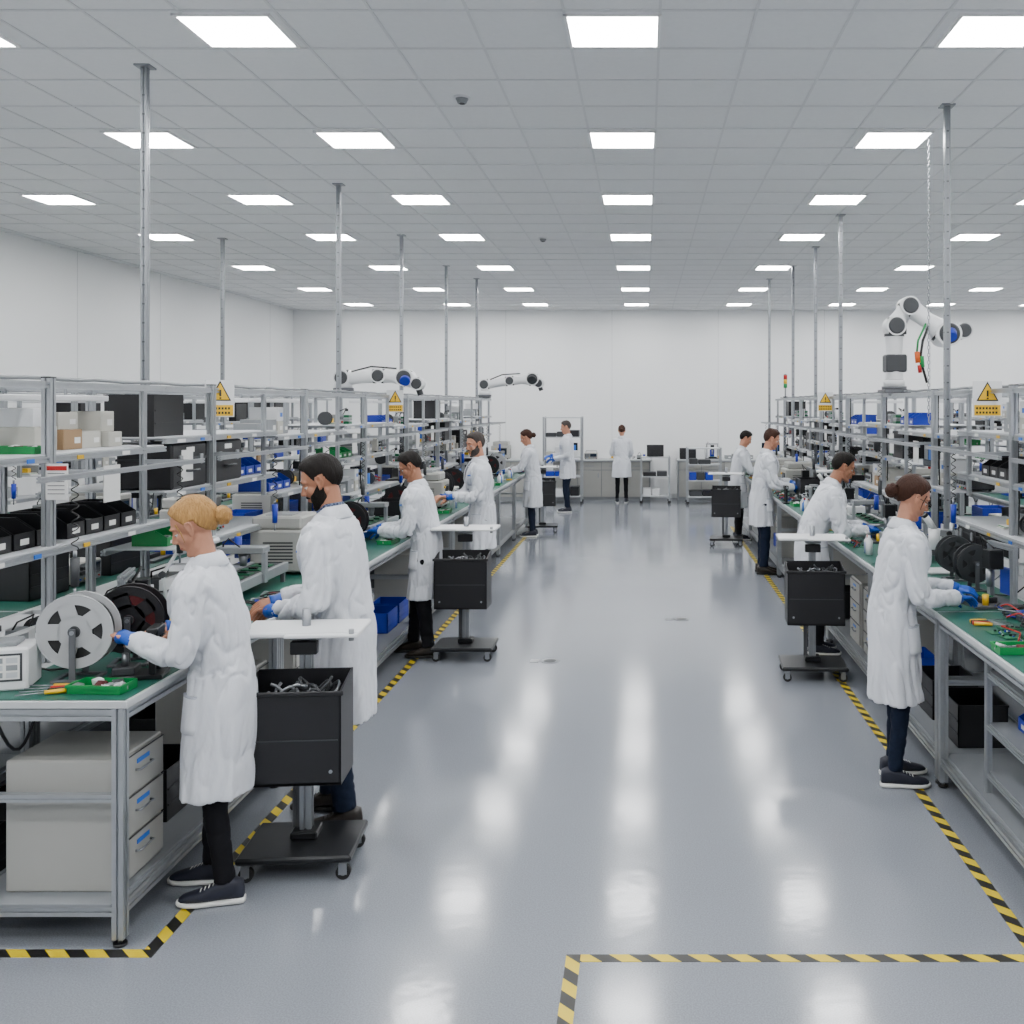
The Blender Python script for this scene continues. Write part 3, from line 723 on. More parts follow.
def pcbs():
    g=G(); r=random.Random(5)
    for i in range(4):
        M=Matrix.Translation((r.uniform(-.06,.06),(i-1.5)*.10,0))@Matrix.Rotation(r.uniform(-.3,.3),4,'Z')
        g.box(-.055,.055,-.038,.038,0.004,.006,'green_pcb',M)
        for a_ in range(9):
            x,y=r.uniform(-.045,.04),r.uniform(-.03,.025); q=r.uniform(.006,.014)
            g.box(x,x+q,y,y+q*.8,.006,.006+r.uniform(.003,.012),r.choice(['black_plastic','steel','dark_grey','white_plastic','blue_plastic']),M)
    g.tube([(-.05,-.2,.006),(0,-.1,.03),(.04,0,.012),(-.02,.1,.025),(.05,.2,.006)],.004,'red_plastic',6)
    return g
def bottles():
    g=G()
    for i,(c,h) in enumerate((('white_plastic',.15),('blue_label',.12),('white_plastic',.13))):
        y=(i-1)*.075
        g.tube([(0,y,0),(0,y,h*.7),(0,y,h*.85),(0,y,h)],[.028,.028,.012,.010],c,16); g.cyl((0,y,h),(0,y,h+.02),.013,'red_plastic' if i==1 else 'grey_plastic',12)
        g.tube([(0,y,h+.02),(0,y,h+.04),(-.04,y,h+.045)],.003,'white_plastic',6)
    return g
def jig():
    g=G(); g.box(-.13,.13,-.12,.12,0,.025,'black_metal',c=.004)
    for x in (-.09,.09):
        for y in (-.09,.09): g.cyl((x,y,.025),(x,y,.26),.008,'steel',10)
    g.box(-.12,.12,-.11,.11,.26,.28,'alu',c=.003); g.box(-.07,.07,-.07,.07,.11,.13,'grey_plastic',c=.003); g.cyl((0,0,.13),(0,0,.36),.016,'steel',14); g.cyl((0,0,.36),(0,0,.43),.028,'dark_grey',16)
    g.tube([(0,0,.38),(-.06,.05,.41),(-.16,.08,.45)],[.007,.007,.008],'steel',8); g.ell((-.17,.085,.455),.018,'red_plastic',12,8)
    g.box(-.05,.05,-.05,.05,.025,.04,'green_pcb'); g.box(.06,.1,-.02,.06,.28,.34,'blue_plastic',c=.004)
    return g
def machine():
    g=G(); g.box(-.19,.19,-.2,.2,.02,.30,'cabinet_grey',c=.012); g.box(-.15,.19,-.17,.17,.30,.39,'cabinet_grey',c=.015)
    g.box(-.195,-.188,-.15,.05,.10,.25,'dark_grey',c=.002); g.box(-.199,-.194,-.13,.03,.12,.23,'screen')
    for i in range(3): g.cyl((-.19,.10,.09+i*.07),(-.205,.10,.09+i*.07),.014,['red_plastic','green_plastic','yellow_plastic'][i],14)
    for i in range(7):
        for q in (-1,1): g.box(-.10,.10,q*.201-.002,q*.201+.002,.08+i*.022,.09+i*.022,'dark_grey')
    g.box(-.06,.12,-.10,.10,.39,.395,'grey_plastic')
    for x in (-.15,.15):
        for y in (-.16,.16): g.cyl((x,y,0),(x,y,.02),.018,'rubber',10)
    return g
def conveyor():
    g=G()
    for x in (-.11,.11): g.box(x-.015,x+.015,-.42,.42,.06,.12,'alu',c=.003)
    g.box(-.09,.09,-.41,.41,.10,.112,'dark_grey')
    for y in (-.36,.36):
        for x in (-.11,.11): g.box(x-.012,x+.012,y-.012,y+.012,0,.06,'alu_dark')
        g.cyl((-.09,y*1.14,.1),(.09,y*1.14,.1),.013,'steel',14)
    for i in range(5): g.box(-.06,.06,-.34+i*.16,-.26+i*.16,.112,.118,'green_pcb'); g.box(-.03,.02,-.32+i*.16,-.29+i*.16,.118,.13,'black_plastic')
    g.box(-.14,.14,-.06,.06,.24,.28,'grey_plastic',c=.005)
    for x in (-.13,.13): g.box(x-.012,x+.012,-.02,.02,.06,.25,'alu')
    g.cyl((0,0,.16),(0,0,.24),.02,'steel',12,.03); g.tube([(0,.05,.28),(.05,.1,.34),(.1,.05,.3),(.13,0,.2)],.005,'black_wire',6)
    g.cyl((.06,-.07,.20),(.06,-.07,.33),.022,'blue_plastic',14)
    return g
def boxes(seed,cols):
    def f():
        g=G(); r=random.Random(seed); y=-.3
        while y<.28:
            w=r.uniform(.12,.22); z=0
            for k in range(r.choice((1,1,2))):
                h=r.uniform(.07,.13); d=r.uniform(.16,.26); c=r.choice(cols)
                g.box(-d/2,d/2,y,y+w-.012,z,z+h,c,c=.003); g.box(-d/2-.001,-d/2,y+.02,y+.07,z+h*.3,z+h*.6,'paper' if c!='white_plastic' else 'blue_label')
                g.box(-d/2+.002,d/2-.002,y+w*.4,y+w*.4+.03,z+h,z+h+.001,'beige'); z+=h+.001
            y+=w
        return g
    return f
def parts_mix(seed):
    def f():
        g=G(); r=random.Random(seed); y=-.36
        while y<.33:
            t=r.choice('bsmcdp')
            if t=='b':
                w=r.uniform(.07,.13); h=r.uniform(.08,.2); c=r.choice(['dark_grey','black_plastic','blue_plastic','grey_plastic','black_plastic'])
                g.box(-.09,.09,y,y+w,0,h,c,c=.004); g.box(-.092,-.09,y+.015,y+w-.015,h*.5,h*.8,'screen' if c!='dark_grey' else 'paper'); g.cyl((-.09,y+w/2,h*.25),(-.1,y+w/2,h*.25),.01,'red_plastic',10)
            elif t=='s':
                w=.07; g.cyl((-.02,y,.06),(-.02,y+.006,.06),.06,'dark_grey',24); g.cyl((-.02,y+.006,.06),(-.02,y+.05,.06),.045,r.choice(['copper_wire','blue_plastic','yellow_plastic','black_wire']),20); g.cyl((-.02,y+.05,.06),(-.02,y+.056,.06),.06,'dark_grey',24)
            elif t=='m':
                w=.12
                for k in range(3): g.box(-.10,.06,y,y+w-.01,.03*k,.03*k+.025,r.choice(['grey_plastic','dark_grey','green_pcb','black_plastic']),c=.002)
                g.tube([(-.02,y+.02,.09),(-.06,y+.05,.15),(0,y+.08,.12),(.05,y+.1,.02)],.005,'black_wire',6)
            elif t=='c':
                w=.09; g.tube([(-.02+.045*math.cos(i*.5),y+.045+.035*math.sin(i*.5),.008+.0022*i) for i in range(30)],.006,r.choice(['black_wire','grey_plastic','red_plastic']),6)
            elif t=='p':
                w=.14
                for k in range(5): g.box(-.10+.004*k,.05-.004*k,y+.004*(k%2),y+w-.02,.004*k,.004*k+.003,['paper','beige','paper','green_plastic','paper'][k])
                g.box(-.05,.02,y+.03,y+.08,.02,.06,'yellow_plastic',c=.004)
            else:
                w=.08; g.cyl((-.03,y+.035,0),(-.03,y+.035,.12),.03,r.choice(['white_plastic','blue_label','grey_plastic']),16); g.cyl((-.03,y+.035,.12),(-.03,y+.035,.145),.016,'dark_grey',12)
            y+=w+.012
        return g
    return f
def tray(w,d,col,fill=12):
    def f():
        g=G(); openbox(g,-d/2,d/2,-w/2,w/2,0,.035,col,.003,fill=(['alu','dark_grey','copper_wire','white_plastic'],fill)); return g
    return f
def toolset():
    g=G()
    for i,c in enumerate(('yellow_plastic','red_plastic','black_plastic','yellow_plastic')):
        M=Matrix.Translation((0,i*.035-.05,.011))@Matrix.Rotation(.15*i-.2,4,'Z')
        g.cyl((-.1,0,0),(-.01,0,0),.010,c,10,.008,M); g.cyl((-.01,0,0),(.09,0,0),.003,'steel',8,M=M)
    return g
def cables(seed):
    def f():
        g=G(); r=random.Random(seed)
        for k in range(6):
            p=V((r.uniform(-.08,.08),-.22,.01)); pts=[p]
            for i in range(9): p=V((r.uniform(-.1,.1),-.22+.05*(i+1),.008+r.random()*.04)); pts.append(p)
            fine=[]
            for i in range(len(pts)-1):
                a=pts[max(0,i-1)];b=pts[i];c=pts[i+1];d=pts[min(len(pts)-1,i+2)]
                for q in range(4):
                    t=q/4; fine.append(.5*((2*b)+(c-a)*t+(2*a-5*b+4*c-d)*t*t+(3*b-a-3*c+d)*t**3))
            g.tube(fine,.0045,['black_wire','black_wire','red_plastic','blue_plastic','grey_plastic','black_wire'][k],6)
        for v in range(3): g.box(-.05+v*.05,-.02+v*.05,-.05,.03,0,.03,'dark_grey',c=.003)
        return g
    return f
def fixture():
    g=G(); g.box(-.16,.12,-.16,.16,0,.02,'alu_dark',c=.002); g.prof((.08,-.12,.02),(.08,-.12,.32),.03); g.prof((.08,.12,.02),(.08,.12,.32),.03); g.prof((.08,-.14,.33),(.08,.14,.33),.03)
    g.box(-.02,.07,-.04,.04,.2,.31,'black_metal',c=.004); g.cyl((.0,0,.1),(.0,0,.2),.02,'steel',14); g.box(-.10,.0,-.09,.09,.02,.05,'black_plastic',c=.004); g.box(-.07,-.01,-.06,.06,.05,.056,'green_pcb')
    g.box(.095,.13,-.05,.05,.05,.2,'blue_plastic',c=.004); g.tube([(.05,.03,.31),(.0,.1,.38),(.08,.16,.2),(.1,.15,.02)],.005,'black_wire',6); g.cyl((-.1,-.13,.02),(-.1,-.13,.08),.018,'yellow_plastic',12)
    return g
def holder():
    g=G(); g.box(-.13,.09,-.07,.07,0,.018,'black_metal',c=.004)
    for y in (-.045,.045): g.box(-.10,-.075,y-.012,y+.012,.018,.20,'black_metal',c=.004)
    g.box(-.11,-.065,-.06,.06,.17,.21,'black_metal',c=.004); g.box(-.02,.07,-.05,.05,.018,.05,'dark_grey',c=.004); g.cyl((.03,0,.05),(.03,0,.10),.014,'steel',12); g.cyl((-.09,-.075,.19),(-.09,-.095,.19),.014,'steel',12)
    return g
def lamp_arm():  # articulated magnifier lamp
    g=G(); g.cyl((.06,0,0),(.06,0,.03),.05,'grey_plastic',20,.04); g.tube([(.06,0,.03),(.09,0,.26),(-.02,0,.44)],[.010,.010,.009],'white_plastic',10); g.cyl((.09,-.02,.26),(.09,.02,.26),.018,'dark_grey',14)
    g.tube([(-.10+.075*math.cos(t),.075*math.sin(t),.43) for t in [2*math.pi*i/24 for i in range(25)]],.014,'white_plastic',8); g.cyl((-.10,0,.428),(-.10,0,.432),.064,'screen',24)
    return g
T={'storage_bin_row_black':binrow(4,'black_plastic'),'storage_bin_row_blue':binrow(3,'blue_plastic',.14,.22,.11),'storage_bin_row_green':binrow(3,'green_plastic',.13,.2,.09),
   'black_crate':crate(.36,.28,.24,'black_plastic'),'blue_crate':crate(.34,.26,.17,'blue_plastic'),'component_tray':tray(.22,.12,'green_plastic'),'black_equipment_case':case,
   'wire_reel':reel(.15,.085,'black_wire','reel_grey'),'cable_reel':reel(.145,.085,'copper_wire','black_plastic'),'small_cable_reel':reel(.115,.07,'black_wire','dark_grey'),
   'test_instrument':instrument(.3,.24,.14,'beige'),'power_supply':instrument(.2,.24,.19,'grey_plastic'),'signal_generator':instrument(.26,.2,.10,'dark_grey',False),
   'stereo_microscope':microscope,'soldering_station':solder,'monitor':monitor,'circuit_boards':pcbs,'spray_bottles':bottles,'press_fixture':jig,'packaging_machine':machine,'label_printer':label_box,'magnifier_lamp':lamp_arm,
   'mini_conveyor':conveyor,'carton_stack':boxes(3,['beige','cardboard','white_plastic','beige']),'white_box_stack':boxes(9,['white_plastic','beige','grey_plastic']),
   'screwdriver_set':toolset,'cable_bundle':cables(4),'assembly_fixture':fixture,'clamp_stand':holder,'electronic_modules':parts_mix(3),'connector_spools':parts_mix(11),'tester_modules':parts_mix(29),'mixed_supplies':parts_mix(47)}
def P(key): return prop(key,T[key])
def put(key,row,x,y,z,rz=0,name=None): return place(P(key),name or key,row,x,y,z,rz)
DZ=.9587
# near left
put('wire_reel','L',.36,4.17,DZ,.12); put('cable_reel','L',.27,4.42,DZ,.22)
put('label_printer','L',.60,4.06,DZ,-1.3); put('component_tray','L',.17,4.00,DZ,1.5); put('screwdriver_set','L',.38,3.98,DZ,.2)
put('clamp_stand','L',.15,4.20,DZ,.2); put('assembly_fixture','L',.40,4.80,DZ,.3); put('circuit_boards','L',.16,4.85,DZ)
put('storage_bin_row_black','L',.84,4.28,1.47); put('storage_bin_row_black','L',.84,5.0,1.47); put('component_tray','L',.82,4.50,1.88,1.57); put('carton_stack','L',.95,5.1,1.88)
put('black_equipment_case','L',.82,5.85,1.62); put('black_equipment_case','L',.82,6.38,1.62); put('storage_bin_row_green','L',.80,5.85,1.30)
put('magnifier_lamp','L',.42,5.22,DZ,.2); put('packaging_machine','L',.46,6.9,DZ); put('mini_conveyor','L',.45,6.1,DZ); put('cable_bundle','L',.16,5.75,DZ)
put('electronic_modules','L',.95,4.5,DZ); put('tester_modules','L',.95,5.3,DZ)
# near right
put('circuit_boards','R',.22,4.95,DZ); put('component_tray','R',.13,4.62,DZ,1.57); put('small_cable_reel','R',.42,6.15,DZ,.1); put('cable_bundle','R',.42,5.3,DZ)
put('small_cable_reel','R',.80,5.80,1.62,.2); put('storage_bin_row_black','R',.84,6.55,1.62); put('screwdriver_set','R',.2,5.20,DZ)
put('blue_crate','R',.46,4.62,DZ); put('black_equipment_case','R',.84,5.0,1.47); put('blue_crate','R',.84,4.55,1.88); put('white_box_stack','R',.9,6.4,1.92); put('blue_crate','R',.84,5.2,1.88)
put('assembly_fixture','R',.38,5.75,DZ,.2); put('electronic_modules','R',.80,6.1,1.30); put('blue_crate','R',.95,4.9,DZ); put('tester_modules','R',.95,5.9,DZ)
wid={'assembly_fixture':.36,'packaging_machine':.46,'test_instrument':.34,'soldering_station':.34,'stereo_microscope':.22,'mini_conveyor':.9,'press_fixture':.28,'small_cable_reel':.16,'wire_reel':.2,'cable_reel':.2,'power_supply':.24,'cable_bundle':.46,'monitor':.42,'blue_crate':.38,'circuit_boards':.42,'component_tray':.24,'spray_bottles':.24,
 'storage_bin_row_black':.66,'storage_bin_row_blue':.46,'black_crate':.40,'carton_stack':.68,'white_box_stack':.68,'storage_bin_row_green':.43,'signal_generator':.28,'electronic_modules':.76,'connector_spools':.76,'tester_modules':.76,'mixed_supplies':.76,'black_equipment_case':.47,'screwdriver_set':.2,'clamp_stand':.16,'label_printer':.24,'magnifier_lamp':.2}
deckset=['assembly_fixture','packaging_machine','test_instrument','soldering_station','stereo_microscope','mini_conveyor','press_fixture','cable_reel','wire_reel','power_supply','monitor','blue_crate','black_crate','small_cable_reel','magnifier_lamp','clamp_stand','label_printer','assembly_fixture']
smallset=['circuit_boards','component_tray','screwdriver_set','cable_bundle','clamp_stand','component_tray','spray_bottles']
midset=['electronic_modules','connector_spools','tester_modules','mixed_supplies','blue_crate','signal_generator','black_equipment_case']
shset=['storage_bin_row_black','storage_bin_row_blue','black_crate','white_box_stack','mixed_supplies','blue_crate','storage_bin_row_green','signal_generator','test_instrument','black_equipment_case','electronic_modules','connector_spools','tester_modules','monitor','carton_stack']
topset=['carton_stack','white_box_stack','storage_bin_row_blue','mixed_supplies','white_box_stack','black_crate','tester_modules']
POSTS={'L':[6.34,9.73,12.65,15.4,17.0],'R':[7.17,11.3,13.6,15.4,17.05]}
rr=random.Random(21)
def fill(row,xs,y0,y1,z,items,skip=.1,rots=0.0,gap=.08,hmax=None,avoid=False):
    y=y0; last=None
    while y1-y>.26:
        c=[k for k in items if wid[k]<=y1-y and k!=last and not (hmax and k in hmax)]
        if not c: break
        k=rr.choice(c)
        if avoid:
            hit=[p for p in POSTS[row] if y-.04<p<y+wid[k]+.04]
            if hit:
                c2=[q for q in c if y+wid[q]+.04<hit[0]]
                if c2: k=rr.choice(c2)
                else: y=hit[0]+.05; continue
        if rr.random()>skip: put(k,row,xs,y+wid[k]/2,z,rots*(rr.random()-.5)); last=k
        y+=wid[k]+.02+rr.random()*gap
YE=Y0+8*(L+.004)
tall={'monitor','test_instrument','black_equipment_case','black_crate'}
fill('L',.42,7.15,YE-.05,DZ,deckset,.0,.15); fill('R',.42,6.45,YE-.05,DZ,deckset,.0,.1,avoid=True)
fill('L',.12,6.6,YE-.05,DZ,smallset,.4,.3,.3); fill('R',.12,6.3,YE-.05,DZ,smallset,.35,.3,.25)
fill('L',.92,6.0,YE-.05,DZ,midset,.05,avoid=True); fill('R',1.0,6.5,YE-.05,DZ,midset,.05)
def shelves_for(row,k):
    ys=Y0+k*(L+.004); A=(k%2==0) if row in('L','R') else (k%2==1)
    for z in ((1.47,1.88) if A else (1.30,1.62,1.92)):
        if z==1.30: fill(row,.80,ys+.03,ys+L-.03,z,shset,.08,hmax=tall)
        elif z<1.8: fill(row,.84,ys+.03,ys+L-.03,z,shset,.06,hmax=({'monitor','black_equipment_case'} if z==1.62 else set()))
        else: fill(row,.90,ys+.03,ys+L-.03,z,topset,.35)
for k in range(2,8):
    for row in ('L','R','L2','R2'): shelves_for(row,k)
fill('L',.84,6.68,7.2,1.62,['storage_bin_row_blue','blue_crate'],0); fill('L',.90,5.6,7.15,1.92,topset,.3); fill('L',.80,6.15,7.15,1.30,['electronic_modules','signal_generator'],0)
for row in ('L2','R2'): fill(row,.38,Y0+2*L+.1,YE-.1,DZ,deckset,.05,.1)
for row in ('L','R'): fill(row,1.7,Y0+.1,YE-.1,DZ,['packaging_machine','monitor','press_fixture','assembly_fixture','test_instrument','blue_crate','wire_reel','black_crate'],.1,.2)
def drawers():
    g=G(); g.box(-.22,.22,-.185,.185,0,.52,'cabinet_grey',c=.006)
    for i in range(3):
        z=.02+i*.165; g.box(-.232,-.22,-.175,.175,z,z+.155,'cabinet_grey',c=.003)
        g.box(-.2335,-.2315,-.175,.175,z+.155,z+.160,'dark_grey')
        g.tube([(-.232,-.06,z+.09),(-.25,-.055,z+.09),(-.25,.055,z+.09),(-.232,.06,z+.09)],.005,'steel',8); g.box(-.2345,-.2315,-.05,.05,z+.112,z+.130,'blue_label')
    return g
dm=drawers().mesh('drawer_cabinet')
for (row,x,y) in (('L',.31,4.14),('L',.31,5.35),('L',.33,6.2),('L',.33,7.4),('L',.33,9.6),('L',.33,12.5),('R',.33,7.6),('R',.33,8.1),('R',.33,9.9),('R',.33,12.8),('L',.33,14.2),('R',.33,14.6),('L2',.33,8.3),('R2',.33,8.6)):
    place(dm,'drawer_cabinet',row,x,y,.172)
for (row,x,y) in (('L',.35,4.8),('R',.3,6.3),('R',.3,5.8),('L',.3,10.6),('R',.3,11.2),('L',1.0,4.3),('L',1.0,4.9),('L',.3,6.8),('L',1.0,6.1),('R',1.0,4.4),('R',1.0,5.2),('R',1.0,6.2),('R',.3,9.2),('L',.3,13.2)): put('black_crate',row,x,y,.172 if x<.9 else 0.0)
for (row,x,y) in (('L',.3,8.6),('L',.3,9.0),('R',.3,10.6),('L',.3,11.6),('R',.3,13.6),('R',.3,7.1)): put('blue_crate',row,x,y,.172)
g=G()
for y in (-.36,.36):
    for x in (-.22,.22): g.prof((x,y,0),(x,y,.66),.03)
for z in (.10,.34,.60):
    g.box(-.22,.22,-.36,.36,z,z+.008,'shelf_grey')
    for x in (-.22,.22): g.prof((x,-.36,z-.012),(x,.36,z-.012),.024)
    for y in (-.36,.36): g.prof((-.22,y,z-.012),(.22,y,z-.012),.024)
place(g.mesh('under_bench_rack'),'under_bench_rack','R',.33,4.62,.172)
put('storage_bin_row_blue','R',.33,4.66,.172+.348); put('storage_bin_row_blue','R',.33,4.55,.172+.108)
# ------------------------------------------------------------------ carts
def cart():
    g=G()
    g.box(-.25,.25,-.20,.20,.085,.115,'black_metal',c=.01)
    for x in (-.21,.21):
        for y in (-.16,.16):
            g.cyl((x,y,.086),(x,y,.066),.018,'steel',12)
            for q in (-.02,.02): g.box(x-.018,x+.018,y+q-.002,y+q+.002,.025,.075,'steel')
            g.cyl((x,y-.014,.032),(x,y+.014,.032),.032,'rubber',22); g.cyl((x,y-.016,.032),(x,y+.016,.032),.014,'grey_plastic',14)
    g.box(-.06,.06,-.02,.10,.115,.15,'black_metal',c=.006)
    g.prof((0,.04,.12),(0,.04,1.02),.052,'steel'); g.prof((-.05,.06,.15),(-.05,.06,.62),.03,'alu_dark')
    g.cyl((0,.04,1.02),(0,.04,1.16),.020,'steel',18)
    g.box(-.215,.215,-.23,.02,.44,.452,'black_plastic')
    g.box(-.215,.215,-.23,-.222,.44,.85,'black_plastic',c=.003); g.box(-.215,.215,.012,.02,.44,.89,'black_plastic',c=.003)
    for x in (-.215,.207):
        vs=[(x,-.23,.44),(x,.02,.44),(x,.02,.89),(x,-.23,.85)]; w=[(a+.008,b,c) for a,b,c in vs]
        g.raw(vs+w,[(0,1,2,3),(7,6,5,4)]+[(i,i+4,(i+1)%4+4,(i+1)%4) for i in range(4)],'black_plastic')
    g.box(-.225,.225,-.24,-.228,.832,.852,'black_plastic',c=.003); g.box(-.20,.20,-.2325,-.23,.635,.640,'dark_grey')
    for x in (-.17,.17): g.cyl((x,-.229,.50),(x,-.234,.50),.008,'steel',10)
    r=random.Random(2)
    for k in range(9):
        c=V((r.uniform(-.12,.12),r.uniform(-.16,-.06),.80+r.random()*.05)); q=r.uniform(.04,.08); ph=r.random()*6
        g.tube([c+V((q*math.cos(t+ph),q*.6*math.sin(t+ph),.03*math.sin(t*2+ph))) for t in [i*.45 for i in range(13)]],.007,r.choice(['black_wire','grey_plastic','dark_grey','steel']),6)
    g.box(-.19,.19,-.21,0,.452,.78,'dark_grey',c=.01)
    g.box(-.06,.06,-.03,.10,1.03,1.055,'grey_plastic',c=.004)
    g.box(-.27,.27,-.12,.17,1.06,1.082,'white_plastic',c=.006); g.box(-.05,.27,-.16,-.12,1.066,1.080,'white_plastic',c=.003)
    g.cyl((.24,-.14,1.05),(.24,-.14,1.10),.012,'grey_plastic',12)
    g.box(-.06,.06,-.02,.02,.96,1.02,'black_plastic',c=.004)
    return g
cm=cart().mesh('tool_cart')
for (x,y,r) in ((-1.56,4.58,.08),(-1.50,8.35,0),(-1.70,16.6,.1),(1.22,15.0,-.1),(1.30,7.75,-.05)):
    o=bpy.data.objects.new('tool_cart',cm); coll.objects.link(o); o.location=(x,y,0); o.rotation_euler=(0,0,r)
# ------------------------------------------------------------------ support posts, chain
def post(x,y,zb=.955):
    g=G(); g.prof((0,0,zb),(0,0,CH-.01),.040,'steel'); g.box(-.05,.05,-.05,.05,CH-.012,CH,'steel',c=.002)
    z=zb+.1
    while z<CH-.1:
        g.box(-.0215,-.0195,-.008,.008,z,z+.010,'alu_dark'); g.box(-.008,.008,-.0215,-.0195,z,z+.010,'alu_dark'); z+=.12
    g.box(-.05,.05,-.05,.05,zb,zb+.012,'steel'); g.obj('steel_support_pole',(x,y,0))
for x,y in ((-3.17,6.34),(-2.98,9.73),(-3.08,12.65),(-3.06,15.4),(-2.86,17.0)): post(x,y)
for x,y in ((2.165,7.17),(2.21,11.3),(2.32,13.6),(2.28,15.4),(2.12,17.05)): post(x,y)
for x,y in ((-5.45,12.9),(5.0,13)): post(x,y)
g=G(); z=CH-.01; i=0
while z>2.0:
    M=Matrix.Translation((0,0,z))@Matrix.Rotation(math.pi/2*(i%2),4,'Z')
    g.tube([V((.009*math.cos(t),0,.019*math.sin(t))) for t in [2*math.pi*k/10 for k in range(11)]],.003,'steel',5,M=M); z-=.030; i+=1
g.tube([(0,0,2.0),(0,0,1.96),(.02,0,1.94),(.02,0,1.96)],.005,'steel',8); g.obj('hanging_chain',(2.27,8.0,0))
# ------------------------------------------------------------------ robots
def robot(pts,rad,axis=(0,1,0)):
    g=G(); ax=V(axis)
    p0=V(pts[0]); g.cyl(p0,p0+V((0,0,.03)),rad[0]*1.4,'alu_dark',24); g.cyl(p0+V((0,0,.03)),p0+V((0,0,.09)),rad[0]*1.2,'white_plastic',24)
    for i in range(len(pts)-1):
        a,b=V(pts[i]),V(pts[i+1]); m=(a+b)/2
        g.tube([a,a.lerp(b,.15),m,a.lerp(b,.85),b],[rad[i]*.9,rad[i],rad[i]*.85,rad[i+1]*.95,rad[i+1]*.9],'white_plastic',20,rnd=True)
        for t in (.14,.86):
            c=a.lerp(b,t); d=(b-a).normalized()*.012; r=rad[i] if t<.5 else rad[i+1]; g.cyl(c-d,c+d,r*1.03,'dark_grey',20)
    for i in range(1,len(pts)):
        c=V(pts[i]); r=rad[i]; g.cyl(c-ax*r*1.15,c+ax*r*1.15,r*1.02,'white_plastic',26)
        for q in (-1,1): g.cyl(c+ax*q*r*1.15,c+ax*q*r*1.28,r*.86,'dark_grey',26,r*.7)
    return g
g=robot([(0,0,0),(0,0,.58),(.12,-.03,.76),(.44,-.1,.50),(.58,-.12,.53)],[.080,.088,.085,.110,.075])
g.box(-.12,.12,-.14,.14,-.03,0,'alu_dark',c=.004); g.box(-.09,.10,-.08,.08,.16,.32,'dark_grey',c=.012); g.box(-.07,.09,-.10,-.08,.5,.62,'black_plastic',c=.01)
g.cyl((.44,-.23,.50),(.44,-.29,.46),.06,'blue_plastic',20,.045)
g.tube([(.30,-.12,.62),(.22,-.15,.44),(.20,-.14,.28),(.26,-.14,.06)],.012,'black_wire',8); g.tube([(.26,-.12,.6),(.18,-.14,.44),(.17,-.14,.34)],.010,'green_plastic',8)
g.cyl((.17,-.14,.34),(.18,-.14,.24),.024,'orange_plastic',12); g.cyl((.21,-.14,.30),(.22,-.14,.20),.022,'green_plastic',12); g.cyl((.19,-.14,.22),(.20,-.14,.15),.018,'red_plastic',12)
g.tube([(.58,-.12,.53),(.67,-.12,.52)],[.045,.03],'white_plastic',14)
g.obj('industrial_robot_arm',(2.28,9.15,2.24))
g=robot([(0,0,0),(0,0,.13),(.36,0,.15),(.62,0,.13),(.74,0,.07)],[.072,.076,.070,.085,.062]); g.box(-.09,.09,-.09,.09,-.03,0,'alu_dark',c=.004)
g.cyl((.64,-.1,.11),(.64,-.13,.09),.05,'blue_plastic',18); g.cyl((.74,0,.04),(.77,0,-.04),.03,'dark_grey',14); g.tube([(.1,-.07,.19),(.3,-.09,.24),(.55,-.09,.22)],.008,'black_wire',8)
g.obj('industrial_robot_arm',(-3.0,9.95,2.24))
g=robot([(0,0,0),(0,0,.20),(.42,0,.26),(.80,0,.29),(.90,0,.22)],[.08,.085,.078,.105,.075]); g.box(-.09,.09,-.09,.09,-.03,0,'alu_dark',c=.004)
g.cyl((.80,-.13,.29),(.80,-.16,.27),.07,'dark_grey',18); g.cyl((.90,0,.20),(.94,0,.10),.035,'dark_grey',14); g.tube([(.1,-.07,.28),(.3,-.09,.36),(.6,-.09,.38)],.010,'black_wire',8)
g.obj('industrial_robot_arm',(-2.66,16.6,2.24))
g=G(); g.cyl((0,0,0),(0,0,.15),.012,'steel',10); g.cyl((0,0,0),(0,0,.012),.035,'black_plastic',16)
for i,c in enumerate(('green_plastic','yellow_plastic','red_plastic')): g.cyl((0,0,.15+i*.07),(0,0,.215+i*.07),.03,c,18); g.cyl((0,0,.215+i*.07),(0,0,.22+i*.07),.031,'grey_plastic',18)
g.cyl((0,0,.36),(0,0,.375),.03,'grey_plastic',16,.012); g.obj('signal_tower_light',(2.26,16.1,2.225))
def sign():
    g=G(); w,h=.095,.115; g.box(-w,w,-.003,.003,-h,h,'white_plastic',c=.001)
    def tri(r,y,m,cz=.028):
        vs=[(r*math.cos(a),y,cz+r*math.sin(a)) for a in (math.pi/2,math.pi/2+2.0944,math.pi/2+4.1888)]; vs+= [(a,y+.002,c) for a,b,c in vs]
        g.raw(vs,[(0,1,2),(5,4,3),(0,3,4,1),(1,4,5,2),(2,5,3,0)],m)
    tri(.084,-.0052,'black_plastic'); tri(.068,-.0064,'yellow_plastic')
    g.box(-.006,.006,-.0080,-.0062,.015,.055,'black_plastic'); g.box(-.006,.006,-.0080,-.0062,-.002,.008,'black_plastic')
    g.box(-w*.9,w*.9,-.005,-.003,-h*.94,-.04,'yellow_plastic')
    for i in range(2):
        z=-.06-i*.028
        for k in range(7): g.box(-.075+k*.021,-.062+k*.021,-.006,-.005,z-.008,z+.006,'black_plastic')
    g.box(-.02,.02,.003,.012,-.03,.03,'alu_dark')
    return g.mesh('warning_sign')
sm=sign()
for (X_,d,rz) in ((-2.645,6.22,.9),(2.225,6.5,0),(-2.6,10.4,.7),(2.2,12.2,0)):
    o=bpy.data.objects.new('warning_sign',sm); coll.objects.link(o); o.location=(X_,d,2.14); o.rotation_euler=(0,0,rz)
